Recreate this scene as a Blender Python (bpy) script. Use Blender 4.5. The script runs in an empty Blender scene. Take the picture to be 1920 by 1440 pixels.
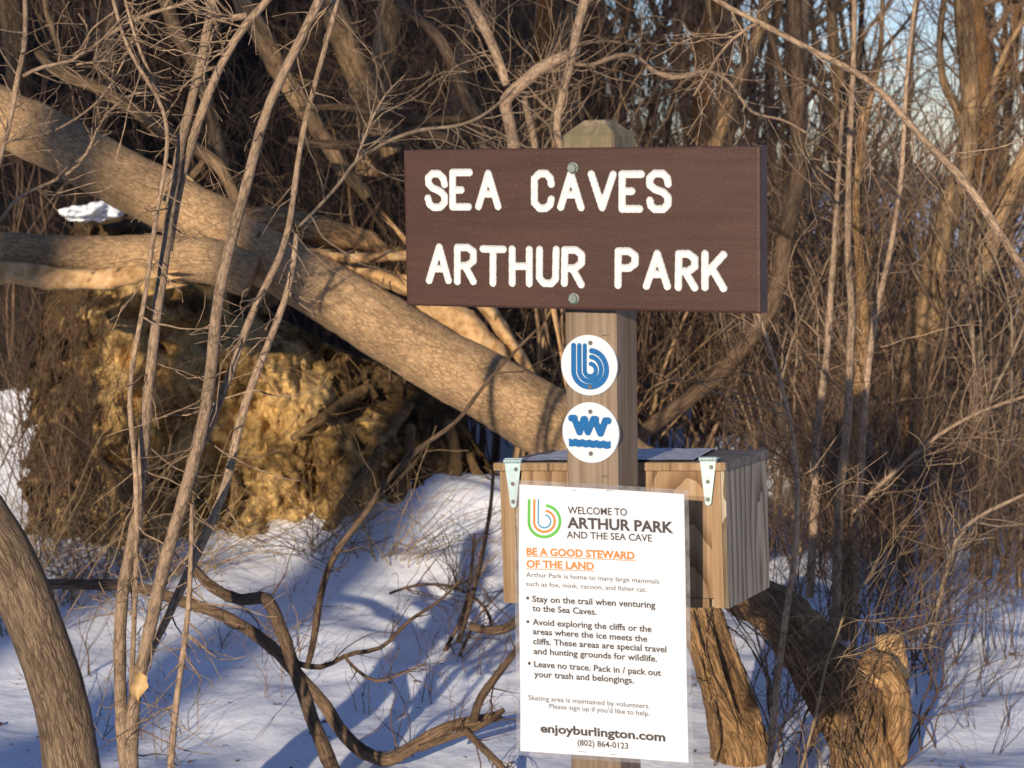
import bpy, math, random
import numpy as np
from mathutils import Vector, Matrix, noise as mnoise

# ------------------------------------------------------------------ camera, world, sun, exposure
SC = bpy.context.scene
COL = SC.collection
F_PX, PITCH, EYE = 4055.84, 0.0978, 1.6
SUN_EL, SUN_AZ = math.radians(12.0), math.radians(15.5)     # azimuth: left of straight behind the camera

cd = bpy.data.cameras.new("camera"); cam = bpy.data.objects.new("camera", cd); COL.objects.link(cam)
cam.location = (0, 0, EYE); cam.rotation_euler = (math.pi/2 - PITCH, 0, 0)
cd.sensor_width = 36.0; cd.lens = 36.0*F_PX/1920.0
cd.clip_start = 0.05; cd.clip_end = 5000
cd.dof.use_dof = True; cd.dof.focus_distance = 4.1; cd.dof.aperture_fstop = 11.0
SC.camera = cam

world = bpy.data.worlds.new("World"); SC.world = world; world.use_nodes = True
wn = world.node_tree.nodes; wl = world.node_tree.links
sky = wn.new("ShaderNodeTexSky"); sky.sky_type = 'NISHITA'; sky.sun_disc = False
sky.sun_elevation = SUN_EL; sky.sun_rotation = math.pi + SUN_AZ
sky.air_density = 1.0; sky.dust_density = 0.2; sky.ozone_density = 3.0
bg = wn["Background"]; tint = wn.new('ShaderNodeMix'); tint.data_type = 'RGBA'; tint.blend_type = 'MULTIPLY'; tint.inputs[0].default_value = 1.0
tint.inputs[7].default_value = (1.0, 0.95, 1.20, 1); wl.new(sky.outputs[0], tint.inputs[6]); wl.new(tint.outputs[2], bg.inputs[0]); bg.inputs[1].default_value = 0.105

sd = bpy.data.lights.new("sun", 'SUN'); sd.energy = 4.5; sd.angle = math.radians(0.5); sd.color = (1.0, 0.87, 0.69)
sun = bpy.data.objects.new("sun", sd); COL.objects.link(sun)
to_sun = Vector((-math.sin(SUN_AZ)*math.cos(SUN_EL), -math.cos(SUN_AZ)*math.cos(SUN_EL), math.sin(SUN_EL)))
sun.rotation_euler = to_sun.to_track_quat('Z', 'Y').to_euler()
sun.location = to_sun*60

SC.view_settings.view_transform = 'Standard'; SC.view_settings.look = 'None'
SC.view_settings.exposure = 0.30; SC.view_settings.gamma = 1.0
SC.cycles.max_bounces = 6; SC.cycles.transparent_max_bounces = 8

# ------------------------------------------------------------------ placing helpers
CP, SP = math.cos(PITCH), math.sin(PITCH)
def ray(px, py):
    a, b = (px-960)/F_PX, (720-py)/F_PX
    return Vector((a, CP + b*SP, -SP + b*CP))
def W(px, py, Y):
    d = ray(px, py); t = Y/d.y
    return Vector((0, 0, EYE)) + d*t
def SZ(Y): return Y/CP/F_PX                       # metres per reference pixel at distance Y

def rotm(yaw, roll, lean):
    return Matrix.Rotation(yaw, 3, 'Z') @ Matrix.Rotation(lean, 3, 'X') @ Matrix.Rotation(roll, 3, 'Y')
AM = rotm(-0.4414, -0.0058, 0.0264); AO = Vector((0.1001, 3.412, 1.5101))      # sign assembly frame
BM = rotm(-0.3815, -0.0514, -0.0401); BO = Vector((-0.0136, 3.6538, 0.8641))   # box frame
def on_plane(px, py, ly, M=AM, O=AO):
    d = M.transposed() @ ray(px, py); o = M.transposed() @ (Vector((0, 0, EYE)) - O)
    t = (ly - o.y)/d.y; p = o + d*t
    return p.x, p.z
def mat4(M, O): return Matrix.Translation(O) @ M.to_4x4()

# ------------------------------------------------------------------ mesh helpers
class MB:
    def __init__(s): s.v = []; s.f = []; s.uv = []
    def quad_grid(s, P, nu, nv):                  # P[iv*nu+iu]
        b = len(s.v); s.v.extend(P)
        for j in range(nv-1):
            for i in range(nu-1):
                a = b+j*nu+i; s.f.append((a, a+1, a+nu+1, a+nu))
                s.uv.extend(((i/nu, j/nv), ((i+1)/nu, j/nv), ((i+1)/nu, (j+1)/nv), (i/nu, (j+1)/nv)))
    def box(s, x0, x1, y0, y1, z0, z1):
        b = len(s.v)
        s.v.extend([(x0,y0,z0),(x1,y0,z0),(x1,y1,z0),(x0,y1,z0),(x0,y0,z1),(x1,y0,z1),(x1,y1,z1),(x0,y1,z1)])
        for q in ((0,3,2,1),(4,5,6,7),(0,1,5,4),(1,2,6,5),(2,3,7,6),(3,0,4,7)):
            s.f.append(tuple(b+k for k in q)); s.uv.extend([(0,0),(1,0),(1,1),(0,1)])
    def prism(s, poly, y0, y1):                   # poly in xz seen from -y, counter-clockwise; front at y0
        b = len(s.v); n = len(poly)
        s.v.extend([(x, y0, z) for x, z in poly]); s.v.extend([(x, y1, z) for x, z in poly])
        s.f.append(tuple(b+k for k in range(n))); s.f.append(tuple(b+n+k for k in reversed(range(n))))
        for k in range(n): s.f.append((b+k, b+n+k, b+n+(k+1) % n, b+(k+1) % n))
        s.uv.extend([(0, 0)]*(2*n+4*n))
    def tube(s, pts, rad, sides=6, amp=0.0, nscale=8.0, seed=0.0, flat=1.0, cap=True, lobes=0.0):
        n = len(pts)
        if n < 2: return
        b = len(s.v); T = None; L = 0.0
        ref = None; Ls = []
        for i in range(n):
            p = pts[i]
            t = (pts[min(i+1, n-1)] - pts[max(i-1, 0)])
            if t.length < 1e-9: t = Vector((0, 0, 1))
            t.normalize()
            if ref is None:
                ref = Vector((0, 1, 0)) - t*t.y   # the uv seam lies on the far side
                if ref.length < 0.15: ref = Vector((0, 0, 1)) - t*t.z
            else:
                ref = ref - t*ref.dot(t)
            ref.normalize(); o = t.cross(ref)
            if i: L += (p-pts[i-1]).length
            Ls.append(L); r = rad[i]
            for k in range(sides):
                a = 2*math.pi*k/sides
                dv = ref*math.cos(a) + o*(math.sin(a)*flat)
                rr = r
                if amp:
                    q = (p + dv*r)*nscale
                    rr = r*(1 + amp*(mnoise.noise(q+Vector((seed, 0, 0))) + 0.5*mnoise.noise(q*2.7+Vector((0, seed, 0)))))
                    if lobes: rr *= 1 + lobes*math.sin(3*a+seed+L*0.7)
                w = p + dv*rr
                s.v.append((w.x, w.y, w.z))
        for i in range(n-1):
            ra, rb = 2*math.pi*rad[i], 2*math.pi*rad[i+1]
            for k in range(sides):
                k2 = (k+1) % sides
                s.f.append((b+i*sides+k, b+i*sides+k2, b+(i+1)*sides+k2, b+(i+1)*sides+k))
                u0, u1 = k/sides, (k+1)/sides
                s.uv.extend(((u0*ra, Ls[i]), (u1*ra, Ls[i]), (u1*rb, Ls[i+1]), (u0*rb, Ls[i+1])))
        if cap:
            s.f.append(tuple(b+k for k in reversed(range(sides)))); s.uv.extend([(0, 0)]*sides)
            s.f.append(tuple(b+(n-1)*sides+k for k in range(sides))); s.uv.extend([(0, 0)]*sides)
    def mesh(s, name, mat, smooth=True):
        m = bpy.data.meshes.new(name)
        nv, nf = len(s.v), len(s.f)
        lens = np.array([len(f) for f in s.f], dtype=np.int32)
        loops = np.array([i for f in s.f for i in f], dtype=np.int32)
        m.vertices.add(nv); m.vertices.foreach_set("co", np.array(s.v, dtype=np.float32).ravel())
        m.loops.add(len(loops)); m.loops.foreach_set("vertex_index", loops)
        m.polygons.add(nf)
        st = np.zeros(nf, dtype=np.int32); st[1:] = np.cumsum(lens)[:-1]
        m.polygons.foreach_set("loop_start", st); m.polygons.foreach_set("loop_total", lens)
        m.polygons.foreach_set("use_smooth", np.full(nf, smooth))
        if len(s.uv) == len(loops):
            ul = m.uv_layers.new(name="UVMap"); ul.data.foreach_set("uv", np.array(s.uv, dtype=np.float32).ravel())
        m.update(calc_edges=True); m.validate()
        if mat: m.materials.append(mat)
        return m

def link(name, mesh, parent=None):
    o = bpy.data.objects.new(name, mesh); COL.objects.link(o)
    if parent is not None:
        o.parent = parent
        if parent.type == 'EMPTY' or parent.parent or True:
            o.matrix_parent_inverse = parent.matrix_basis.inverted() if parent.parent is None else \
                (parent.parent.matrix_basis @ Matrix.Identity(4)).inverted()
    return o
def part(name, mb, mat, parent, smooth=True):     # geometry given in the thing's own local space
    o = bpy.data.objects.new(name, mb.mesh(name, mat, smooth) if isinstance(mb, MB) else mb)
    COL.objects.link(o); o.parent = parent
    return o
def tag(o, label=None, cat=None, group=None, kind=None):
    if label: o["label"] = label
    if cat: o["category"] = cat
    if group: o["group"] = group
    if kind: o["kind"] = kind
    return o
def thing(name, label, cat, loc=(0, 0, 0), group=None, M=None):
    o = bpy.data.objects.new(name, None); COL.objects.link(o); o.empty_display_size = 0.1
    if M is not None: o.matrix_world = M
    else: o.location = loc
    return tag(o, label, cat, group)
def rebase(mb, loc):                              # world vertices -> relative to a base point
    x, y, z = loc
    mb.v = [(a-x, b-y, c-z) for a, b, c in mb.v]
    return mb
def solo(name, mb, mat, label, cat, loc=(0, 0, 0), group=None, smooth=True, kind=None):
    o = bpy.data.objects.new(name, rebase(mb, loc).mesh(name, mat, smooth)); COL.objects.link(o); o.location = loc
    return tag(o, label, cat, group, kind)

def spline(P, R, step=0.04):
    """Catmull-Rom through points with radii, resampled about every `step` metres."""
    n = len(P); out = []; rr = []
    for i in range(n-1):
        p0, p1, p2, p3 = P[max(i-1, 0)], P[i], P[i+1], P[min(i+2, n-1)]
        k = max(1, int((p2-p1).length/step))
        for j in range(k):
            t = j/k; t2 = t*t; t3 = t2*t
            out.append(0.5*((2*p1) + (p2-p0)*t + (2*p0-5*p1+4*p2-p3)*t2 + (3*p1-p0-3*p2+p3)*t3))
            rr.append(R[i]*(1-t) + R[i+1]*t)
    out.append(P[-1].copy()); rr.append(R[-1])
    return out, rr
def trace(pts, Y, wpx):
    """Reference outline points -> world polyline.  pts (px,py[,Y]); Y start or (start,end); wpx width(s)."""
    n = len(pts); P = []; R = []
    for i, q in enumerate(pts):
        t = i/(n-1)
        y = q[2] if len(q) > 2 else (Y if not isinstance(Y, tuple) else Y[0]+(Y[1]-Y[0])*t)
        w = wpx if not isinstance(wpx, (tuple, list)) else np.interp(t, np.linspace(0, 1, len(wpx)), wpx)
        P.append(W(q[0], q[1], y)); R.append(0.5*float(w)*SZ(y))
    return P, R

def grow(mb, p, d, L, r, lvl, rg, sides=3, kink=0.18, up=0.03, dens=7.0, minr=0.0008, ang=(0.5, 1.0), seg=0.05, tip=0.35):
    n = max(3, int(L/seg)); pts = [p.copy()]; rad = [r]; d = d.normalized()
    dirs = [d.copy()]
    for i in range(n):
        d = d + Vector((rg.gauss(0, kink), rg.gauss(0, kink), rg.gauss(0, kink)+up)); d.normalize()
        p = p + d*(L/n); pts.append(p.copy()); dirs.append(d.copy()); rad.append(max(minr, r*(1-(1-tip)*(i+1)/n)))
    mb.tube(pts, rad, sides, cap=False)
    if lvl > 0:
        m = int(L*dens*rg.uniform(0.6, 1.3)+0.5)
        for _ in range(m):
            i = rg.randint(max(1, n//5), n); t = dirs[i]
            a = Vector((rg.gauss(0, 1), rg.gauss(0, 1), rg.gauss(0, 1))); a = a - t*a.dot(t)
            if a.length < 1e-3: continue
            a.normalize(); th = rg.uniform(*ang)
            nd = t*math.cos(th) + a*math.sin(th)
            grow(mb, pts[i], nd, L*rg.uniform(0.2, 0.5)*(1.15-0.6*i/n), max(minr, rad[i]*0.55), lvl-1, rg, 3, kink*1.2, up, dens*1.3, minr, ang, seg, tip)
def twigs_on(mb, pts, rad, rg, n, L=(0.08, 0.35), lvl=1, r=0.0022, up=0.03, dens=8, kink=0.2):
    for _ in range(n):
        i = rg.randint(1, len(pts)-2); t = (pts[i+1]-pts[i-1]).normalized()
        a = Vector((rg.gauss(0, 1), rg.gauss(0, 0.7), rg.gauss(0, 1))); a = a - t*a.dot(t)
        if a.length < 1e-3: continue
        a.normalize(); th = rg.uniform(0.6, 1.25)
        grow(mb, pts[i], t*math.cos(th)+a*math.sin(th), rg.uniform(*L), min(r, rad[i]*0.6), lvl, rg, 3, kink, up, dens, 0.0008, seg=0.03)

# ------------------------------------------------------------------ signed-distance outlines (lettering, emblems)
def sd_strokes(strokes, r):
    segs = []
    for s in strokes:
        for a, b in zip(s[:-1], s[1:]): segs.append((a, b))
    def f(X, Y):
        D = np.full(X.shape, 1e9)
        for (ax, ay), (bx, by) in segs:
            vx, vy = bx-ax, by-ay; l2 = vx*vx+vy*vy+1e-12
            t = np.clip(((X-ax)*vx+(Y-ay)*vy)/l2, 0, 1)
            D = np.minimum(D, np.hypot(X-ax-t*vx, Y-ay-t*vy))
        return D-r
    return f
def march(f, x0, x1, z0, z1, h, sign=1.0, zfun=None, mb=None, y=0.0):
    """Fill the area where sign*f < 0 with a mesh in the xz plane (facing -y); zfun(sdf) sinks it."""
    nx, nz = int(math.ceil((x1-x0)/h))+1, int(math.ceil((z1-z0)/h))+1
    xs = np.linspace(x0, x1, nx); zs = np.linspace(z0, z1, nz)
    X, Z = np.meshgrid(xs, zs); S = f(X, Z)*sign
    mb = mb or MB(); idx = {}
    def vert(key, x, z, s):
        if key not in idx:
            idx[key] = len(mb.v); mb.v.append((x, y + (zfun(-s) if zfun else 0.0), z))
        return idx[key]
    ins = S < 0
    for j in range(nz-1):
        row = ins[j, :-1] | ins[j, 1:] | ins[j+1, :-1] | ins[j+1, 1:]
        for i in np.nonzero(row)[0]:
            i = int(i)
            c = ((i, j), (i+1, j), (i+1, j+1), (i, j+1)); poly = []
            for k in range(4):
                a, b = c[k], c[(k+1) % 4]
                sa, sb = S[a[1], a[0]], S[b[1], b[0]]
                if sa < 0: poly.append(vert(a, xs[a[0]], zs[a[1]], sa))
                if (sa < 0) != (sb < 0):
                    t = sa/(sa-sb)
                    key = (min(a, b), max(a, b))
                    poly.append(vert(key, xs[a[0]]+(xs[b[0]]-xs[a[0]])*t, zs[a[1]]+(zs[b[1]]-zs[a[1]])*t, 0.0))
            if len(poly) >= 3: mb.f.append(tuple(poly))
    mb.uv = []
    return mb

# ------------------------------------------------------------------ materials
def new_mat(name):
    m = bpy.data.materials.new(name); m.use_nodes = True
    nt = m.node_tree; b = nt.nodes["Principled BSDF"]
    return m, nt, b
def N(nt, t, **kw):
    n = nt.nodes.new(t)
    for k, v in kw.items():
        if k in n.inputs.keys(): n.inputs[k].default_value = v
        else: setattr(n, k, v)
    return n
def ramp(nt, fac, stops):
    r = nt.nodes.new("ShaderNodeValToRGB"); el = r.color_ramp.elements
    while len(el) < len(stops): el.new(0.5)
    for e, (p, c) in zip(el, stops): e.position = p; e.color = (*c, 1) if len(c) == 3 else c
    nt.links.new(fac, r.inputs[0]); return r
def mixc(nt, fac, a, b, mode='MIX'):
    m = nt.nodes.new("ShaderNodeMix"); m.data_type = 'RGBA'; m.blend_type = mode
    for s, k in ((fac, 0), (a, 6), (b, 7)):
        if isinstance(s, (int, float)): m.inputs[k].default_value = s
        elif isinstance(s, tuple): m.inputs[k].default_value = (*s, 1)
        else: nt.links.new(s, m.inputs[k])
    return m.outputs[2]
def bump(nt, b, h, strength=0.5, dist=0.01):
    n = N(nt, "ShaderNodeBump", Strength=strength, Distance=dist); nt.links.new(h, n.inputs["Height"]); nt.links.new(n.outputs[0], b.inputs["Normal"])
def coords(nt, kind, scale=(1, 1, 1), rot=(0, 0, 0)):
    tc = nt.nodes.new("ShaderNodeTexCoord"); mp = nt.nodes.new("ShaderNodeMapping")
    nt.links.new(tc.outputs[kind], mp.inputs[0]); mp.inputs["Scale"].default_value = scale; mp.inputs["Rotation"].default_value = rot
    return mp.outputs[0]
def tex_noise(nt, vec, scale, detail=4, rough=0.55, dist=0.0):
    n = N(nt, "ShaderNodeTexNoise", Scale=scale, Detail=detail, Roughness=rough, Distortion=dist); nt.links.new(vec, n.inputs["Vector"]); return n.outputs[0]

def bark(name, dark, light, uscale=70, stretch=0.22, bstr=0.7, bdist=0.006, blot=None, rand=0.15, plates=0.75, wob=2.2):
    m, nt, b = new_mat(name)
    v = coords(nt, "UV", (1, stretch, 1))
    a = tex_noise(nt, v, uscale, 8, 0.65, 0.4)
    vo = N(nt, "ShaderNodeTexVoronoi", Scale=uscale*0.9); vo.feature = 'DISTANCE_TO_EDGE'
    ad = nt.nodes.new("ShaderNodeVectorMath"); ad.operation = 'ADD'
    nz = N(nt, "ShaderNodeTexNoise", Scale=uscale*0.5, Detail=3); nt.links.new(v, nz.inputs["Vector"])
    sc = nt.nodes.new("ShaderNodeVectorMath"); sc.operation = 'SCALE'; sc.inputs[3].default_value = wob/uscale
    nt.links.new(nz.outputs["Color"], sc.inputs[0]); nt.links.new(v, ad.inputs[0]); nt.links.new(sc.outputs[0], ad.inputs[1]); nt.links.new(ad.outputs[0], vo.inputs["Vector"])
    vm = nt.nodes.new("ShaderNodeMath"); vm.operation = 'MULTIPLY_ADD'; vm.inputs[1].default_value = 0.5; nt.links.new(tex_noise(nt, v, uscale*0.35, 3), vm.inputs[0]); vm.inputs[2].default_value = -0.24
    va = nt.nodes.new("ShaderNodeMath"); va.operation = 'ADD'; nt.links.new(vo.outputs[0], va.inputs[0]); nt.links.new(vm.outputs[0], va.inputs[1])
    cr = ramp(nt, va.outputs[0], [(0.0, (0.30,)*3), (0.13, (1,)*3)])
    c = ramp(nt, a, [(0.28, dark), (0.62, light)])
    big = tex_noise(nt, coords(nt, "Object", (1, 1, 1)), 5.0, 3)
    bc = ramp(nt, big, [(0.35, (0.62,)*3), (0.65, (1.12,)*3)])
    col = mixc(nt, plates, c.outputs[0], cr.outputs[0], 'MULTIPLY')
    col = mixc(nt, 0.8, col, bc.outputs[0], 'MULTIPLY')
    if blot: col = mixc(nt, ramp(nt, tex_noise(nt, coords(nt, "Object"), 11, 4), [(0.55, (0,)*3), (0.68, (0.7,)*3)]).outputs[0], col, blot)
    oi = nt.nodes.new("ShaderNodeObjectInfo")
    rr = ramp(nt, oi.outputs["Random"], [(0, (1-rand,)*3), (1, (1+rand,)*3)])
    col = mixc(nt, 1.0, col, rr.outputs[0], 'MULTIPLY')
    nt.links.new(col, b.inputs["Base Color"]); b.inputs["Roughness"].default_value = 0.85
    b.inputs["Specular IOR Level"].default_value = 0.25
    h = nt.nodes.new("ShaderNodeMath"); h.operation = 'MULTIPLY'; nt.links.new(a, h.inputs[0]); nt.links.new(cr.outputs[0], h.inputs[1])
    bump(nt, b, h.outputs[0], bstr, bdist)
    return m
def twigmat(name, dark, light, scale=30, rand=0.25):
    m, nt, b = new_mat(name)
    a = tex_noise(nt, coords(nt, "Object"), scale, 4)
    c = ramp(nt, a, [(0.3, dark), (0.7, light)])
    big = ramp(nt, tex_noise(nt, coords(nt, "Object"), 3.0, 3), [(0.3, (0.6, 0.55, 0.52)), (0.7, (1.1, 1.1, 1.1))])
    col = mixc(nt, 1.0, c.outputs[0], big.outputs[0], 'MULTIPLY')
    oi = nt.nodes.new("ShaderNodeObjectInfo")
    rr = ramp(nt, oi.outputs["Random"], [(0, (1-rand,)*3), (1, (1+rand,)*3)])
    col = mixc(nt, 1.0, col, rr.outputs[0], 'MULTIPLY')
    nt.links.new(col, b.inputs["Base Color"]); b.inputs["Roughness"].default_value = 0.7
    b.inputs["Specular IOR Level"].default_value = 0.3
    return m
def wood(name, dark, mid, light, scale=(60, 60, 2.2), rings=None, rdir='Y', centre=(0, 0, 0), tint=None, bstr=0.35, spec=0.2):
    """Weathered sawn timber: grain along local z; `rings` adds wide cathedral figure."""
    m, nt, b = new_mat(name)
    v = coords(nt, "Object", scale)
    a = tex_noise(nt, v, 1.0, 6, 0.6, 0.3)
    c = ramp(nt, a, [(0.25, dark), (0.5, mid), (0.75, light)]); col = c.outputs[0]; h = a
    if rings:
        rs, rstretch, dist, rd, rl = rings
        w = N(nt, "ShaderNodeTexWave", Scale=rs, Distortion=dist, Detail=3.0); w.inputs["Detail Scale"].default_value = 0.9
        w.wave_type = 'RINGS'; w.rings_direction = rdir; w.wave_profile = 'SAW'
        mp = coords(nt, "Object", (1, 1, rstretch)); mp.node.inputs["Location"].default_value = (-centre[0]-0.0225, -centre[1]-0.0225, -centre[2]*rstretch-0.0225)
        nn = N(nt, "ShaderNodeTexNoise", Scale=4.0, Detail=2); nt.links.new(mp, nn.inputs["Vector"])
        ad = nt.nodes.new("ShaderNodeVectorMath"); ad.operation = 'MULTIPLY_ADD'; ad.inputs[1].default_value = (0.045, 0.045, 0.045)
        nt.links.new(nn.outputs["Color"], ad.inputs[0]); nt.links.new(mp, ad.inputs[2]); nt.links.new(ad.outputs[0], w.inputs["Vector"])
        rc = ramp(nt, w.outputs["Fac"], [(0.0, rd), (0.55, rl), (1.0, (1.05,)*3)])
        col = mixc(nt, 0.9, col, rc.outputs[0], 'MULTIPLY')
        hm = nt.nodes.new("ShaderNodeMath"); hm.operation = 'ADD'; nt.links.new(a, hm.inputs[0]); nt.links.new(w.outputs["Fac"], hm.inputs[1]); h = hm.outputs[0]
    # drying checks
    ck = ramp(nt, tex_noise(nt, coords(nt, "Object", (scale[0]*0.55, scale[1]*0.55, scale[2]*0.28)), 1.0, 2, 0.5, 0.6), [(0.30, (0.22,)*3), (0.345, (1,)*3)])
    col = mixc(nt, 0.75, col, ck.outputs[0], 'MULTIPLY')
    st = ramp(nt, tex_noise(nt, coords(nt, "Object", (9, 9, 3)), 1.0, 4), [(0.3, (0.7, 0.68, 0.66)), (0.65, (1.08,)*3)])
    col = mixc(nt, 0.8, col, st.outputs[0], 'MULTIPLY')
    if tint: col = mixc(nt, ramp(nt, tex_noise(nt, coords(nt, "Object", (40, 40, 30)), 1.0, 5), [(0.42, (0,)*3), (0.6, (1,)*3)]).outputs[0], col, tint)
    nt.links.new(col, b.inputs["Base Color"]); b.inputs["Roughness"].default_value = 0.8
    b.inputs["Specular IOR Level"].default_value = spec
    bump(nt, b, h, bstr, 0.0016)
    return m
def plain(name, col, rough=0.6, metal=0.0, var=0.12, scale=120, bstr=0.0, spec=0.4):
    m, nt, b = new_mat(name)
    a = tex_noise(nt, coords(nt, "Object"), scale, 4)
    c = ramp(nt, a, [(0.3, tuple(x*(1-var) for x in col)), (0.7, tuple(min(1, x*(1+var)) for x in col))])
    nt.links.new(c.outputs[0], b.inputs["Base Color"]); b.inputs["Roughness"].default_value = rough; b.inputs["Metallic"].default_value = metal
    b.inputs["Specular IOR Level"].default_value = spec
    if bstr: bump(nt, b, a, bstr, 0.001)
    return m

def mat_board():
    m, nt, b = new_mat("brown_sign_paint")
    o = coords(nt, "Object")
    g = tex_noise(nt, coords(nt, "Object", (6, 60, 90)), 1.0, 5)
    f = tex_noise(nt, o, 300, 3, 0.75)
    sp = ramp(nt, f, [(0.62, (0,)*3), (0.72, (1,)*3)])
    c = ramp(nt, g, [(0.3, (0.052, 0.023, 0.015)), (0.7, (0.071, 0.032, 0.021))])
    d = ramp(nt, tex_noise(nt, coords(nt, "Object", (3, 3, 14)), 1.0, 4), [(0.3, (0.8,)*3), (0.7, (1.08,)*3)])
    col = mixc(nt, 1.0, c.outputs[0], d.outputs[0], 'MULTIPLY')
    fm = nt.nodes.new("ShaderNodeMath"); fm.operation = 'MULTIPLY'; fm.inputs[1].default_value = 0.7; nt.links.new(sp.outputs[0], fm.inputs[0])
    col = mixc(nt, fm.outputs[0], col, (0.26, 0.17, 0.12))
    nt.links.new(col, b.inputs["Base Color"]); b.inputs["Roughness"].default_value = 0.5; b.inputs["Specular IOR Level"].default_value = 0.3
    h = nt.nodes.new("ShaderNodeMath"); h.operation = 'ADD'; nt.links.new(f, h.inputs[0]); nt.links.new(g, h.inputs[1])
    bump(nt, b, h.outputs[0], 0.45, 0.0012)
    return m

def mat_ground():
    m, nt, b = new_mat("snow_and_leaf_litter")
    o = coords(nt, "Object")
    at = nt.nodes.new("ShaderNodeAttribute"); at.attribute_name = "litter"
    n1 = tex_noise(nt, o, 3.2, 6, 0.65); n2 = tex_noise(nt, o, 40, 5, 0.7); n3 = tex_noise(nt, o, 14, 4)
    # bare ground where the litter value beats the noise
    s = nt.nodes.new("ShaderNodeMath"); s.operation = 'SUBTRACT'; nt.links.new(at.outputs["Fac"], s.inputs[0]); nt.links.new(n1, s.inputs[1])
    msk = ramp(nt, s.outputs[0], [(0.0, (0,)*3), (0.06, (1,)*3)])
    lit = ramp(nt, n2, [(0.3, (0.008, 0.006, 0.004)), (0.6, (0.024, 0.016, 0.010)), (0.8, (0.08, 0.05, 0.03))])
    spk = ramp(nt, tex_noise(nt, o, 55, 4, 0.6), [(0.24, (0.25, 0.2, 0.16)), (0.29, (1,)*3)])
    sn = ramp(nt, n3, [(0.3, (0.82, 0.83, 0.85)), (0.7, (0.92, 0.92, 0.93))])
    snc = mixc(nt, 0.8, sn.outputs[0], spk.outputs[0], 'MULTIPLY')
    col = mixc(nt, msk.outputs[0], snc, lit.outputs[0])
    nt.links.new(col, b.inputs["Base Color"]); b.inputs["Roughness"].default_value = 0.75; b.inputs["Specular IOR Level"].default_value = 0.25
    h = nt.nodes.new("ShaderNodeMath"); h.operation = 'MULTIPLY_ADD'; h.inputs[1].default_value = 0.25
    nt.links.new(n2, h.inputs[0]); nt.links.new(n3, h.inputs[2])
    bump(nt, b, h.outputs[0], 0.30, 0.02)
    return m
def mat_clay():
    m, nt, b = new_mat("ochre_clay")
    o = coords(nt, "Object"); os_ = coords(nt, "Object", (1.2, 1.2, 1.0))
    big = tex_noise(nt, o, 3.5, 5, 0.6); fine = tex_noise(nt, o, 45, 6, 0.7); st = tex_noise(nt, os_, 9, 5, 0.65, 0.5)
    c = ramp(nt, big, [(0.36, (0.055, 0.032, 0.015)), (0.45, (0.26, 0.155, 0.055)), (0.56, (0.60, 0.385, 0.15))])
    d = ramp(nt, st, [(0.30, (0.20, 0.15, 0.12)), (0.42, (1,)*3)])
    f = ramp(nt, fine, [(0.3, (0.55,)*3), (0.6, (1.1,)*3)])
    col = mixc(nt, 0.9, c.outputs[0], d.outputs[0], 'MULTIPLY'); col = mixc(nt, 1.0, col, f.outputs[0], 'MULTIPLY')
    at = nt.nodes.new("ShaderNodeAttribute"); at.attribute_name = "topsoil"
    sm = nt.nodes.new("ShaderNodeMath"); sm.operation = 'MULTIPLY_ADD'; sm.inputs[1].default_value = 1.6; nt.links.new(tex_noise(nt, o, 6.5, 5, 0.65), sm.inputs[0]); sm.inputs[2].default_value = -0.85
    sn = nt.nodes.new("ShaderNodeMath"); sn.operation = 'ADD'; nt.links.new(at.outputs["Fac"], sn.inputs[0]); nt.links.new(sm.outputs[0], sn.inputs[1])
    dk = ramp(nt, fine, [(0.35, (0.030, 0.019, 0.011)), (0.65, (0.105, 0.064, 0.032))])
    col = mixc(nt, ramp(nt, sn.outputs[0], [(0.42, (0,)*3), (0.56, (0.92,)*3)]).outputs[0], col, dk.outputs[0])
    nt.links.new(col, b.inputs["Base Color"]); b.inputs["Roughness"].default_value = 0.95; b.inputs["Specular IOR Level"].default_value = 0.1
    h = nt.nodes.new("ShaderNodeMath"); h.operation = 'ADD'; nt.links.new(fine, h.inputs[0]); nt.links.new(st, h.inputs[1])
    bump(nt, b, h.outputs[0], 0.6, 0.018)
    return m
def mat_film():
    m, nt, b = new_mat("laminating_film")
    nt.nodes.remove(b); out = nt.nodes["Material Output"]
    tr = nt.nodes.new("ShaderNodeBsdfTransparent"); gl = N(nt, "ShaderNodeBsdfGlossy", Roughness=0.18); df = N(nt, "ShaderNodeBsdfDiffuse")
    df.inputs[0].default_value = (0.7, 0.68, 0.66, 1); tr.inputs[0].default_value = (0.86, 0.84, 0.86, 1)
    m1 = N(nt, "ShaderNodeMixShader"); m2 = N(nt, "ShaderNodeMixShader")
    fn = tex_noise(nt, coords(nt, "Object"), 60, 3); rm = ramp(nt, fn, [(0.3, (0.10,)*3), (0.7, (0.26,)*3)])
    nt.links.new(rm.outputs[0], m1.inputs[0]); nt.links.new(tr.outputs[0], m1.inputs[1]); nt.links.new(df.outputs[0], m1.inputs[2])
    m2.inputs[0].default_value = 0.05; nt.links.new(m1.outputs[0], m2.inputs[1]); nt.links.new(gl.outputs[0], m2.inputs[2])
    nt.links.new(m2.outputs[0], out.inputs[0])
    return m

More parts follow.
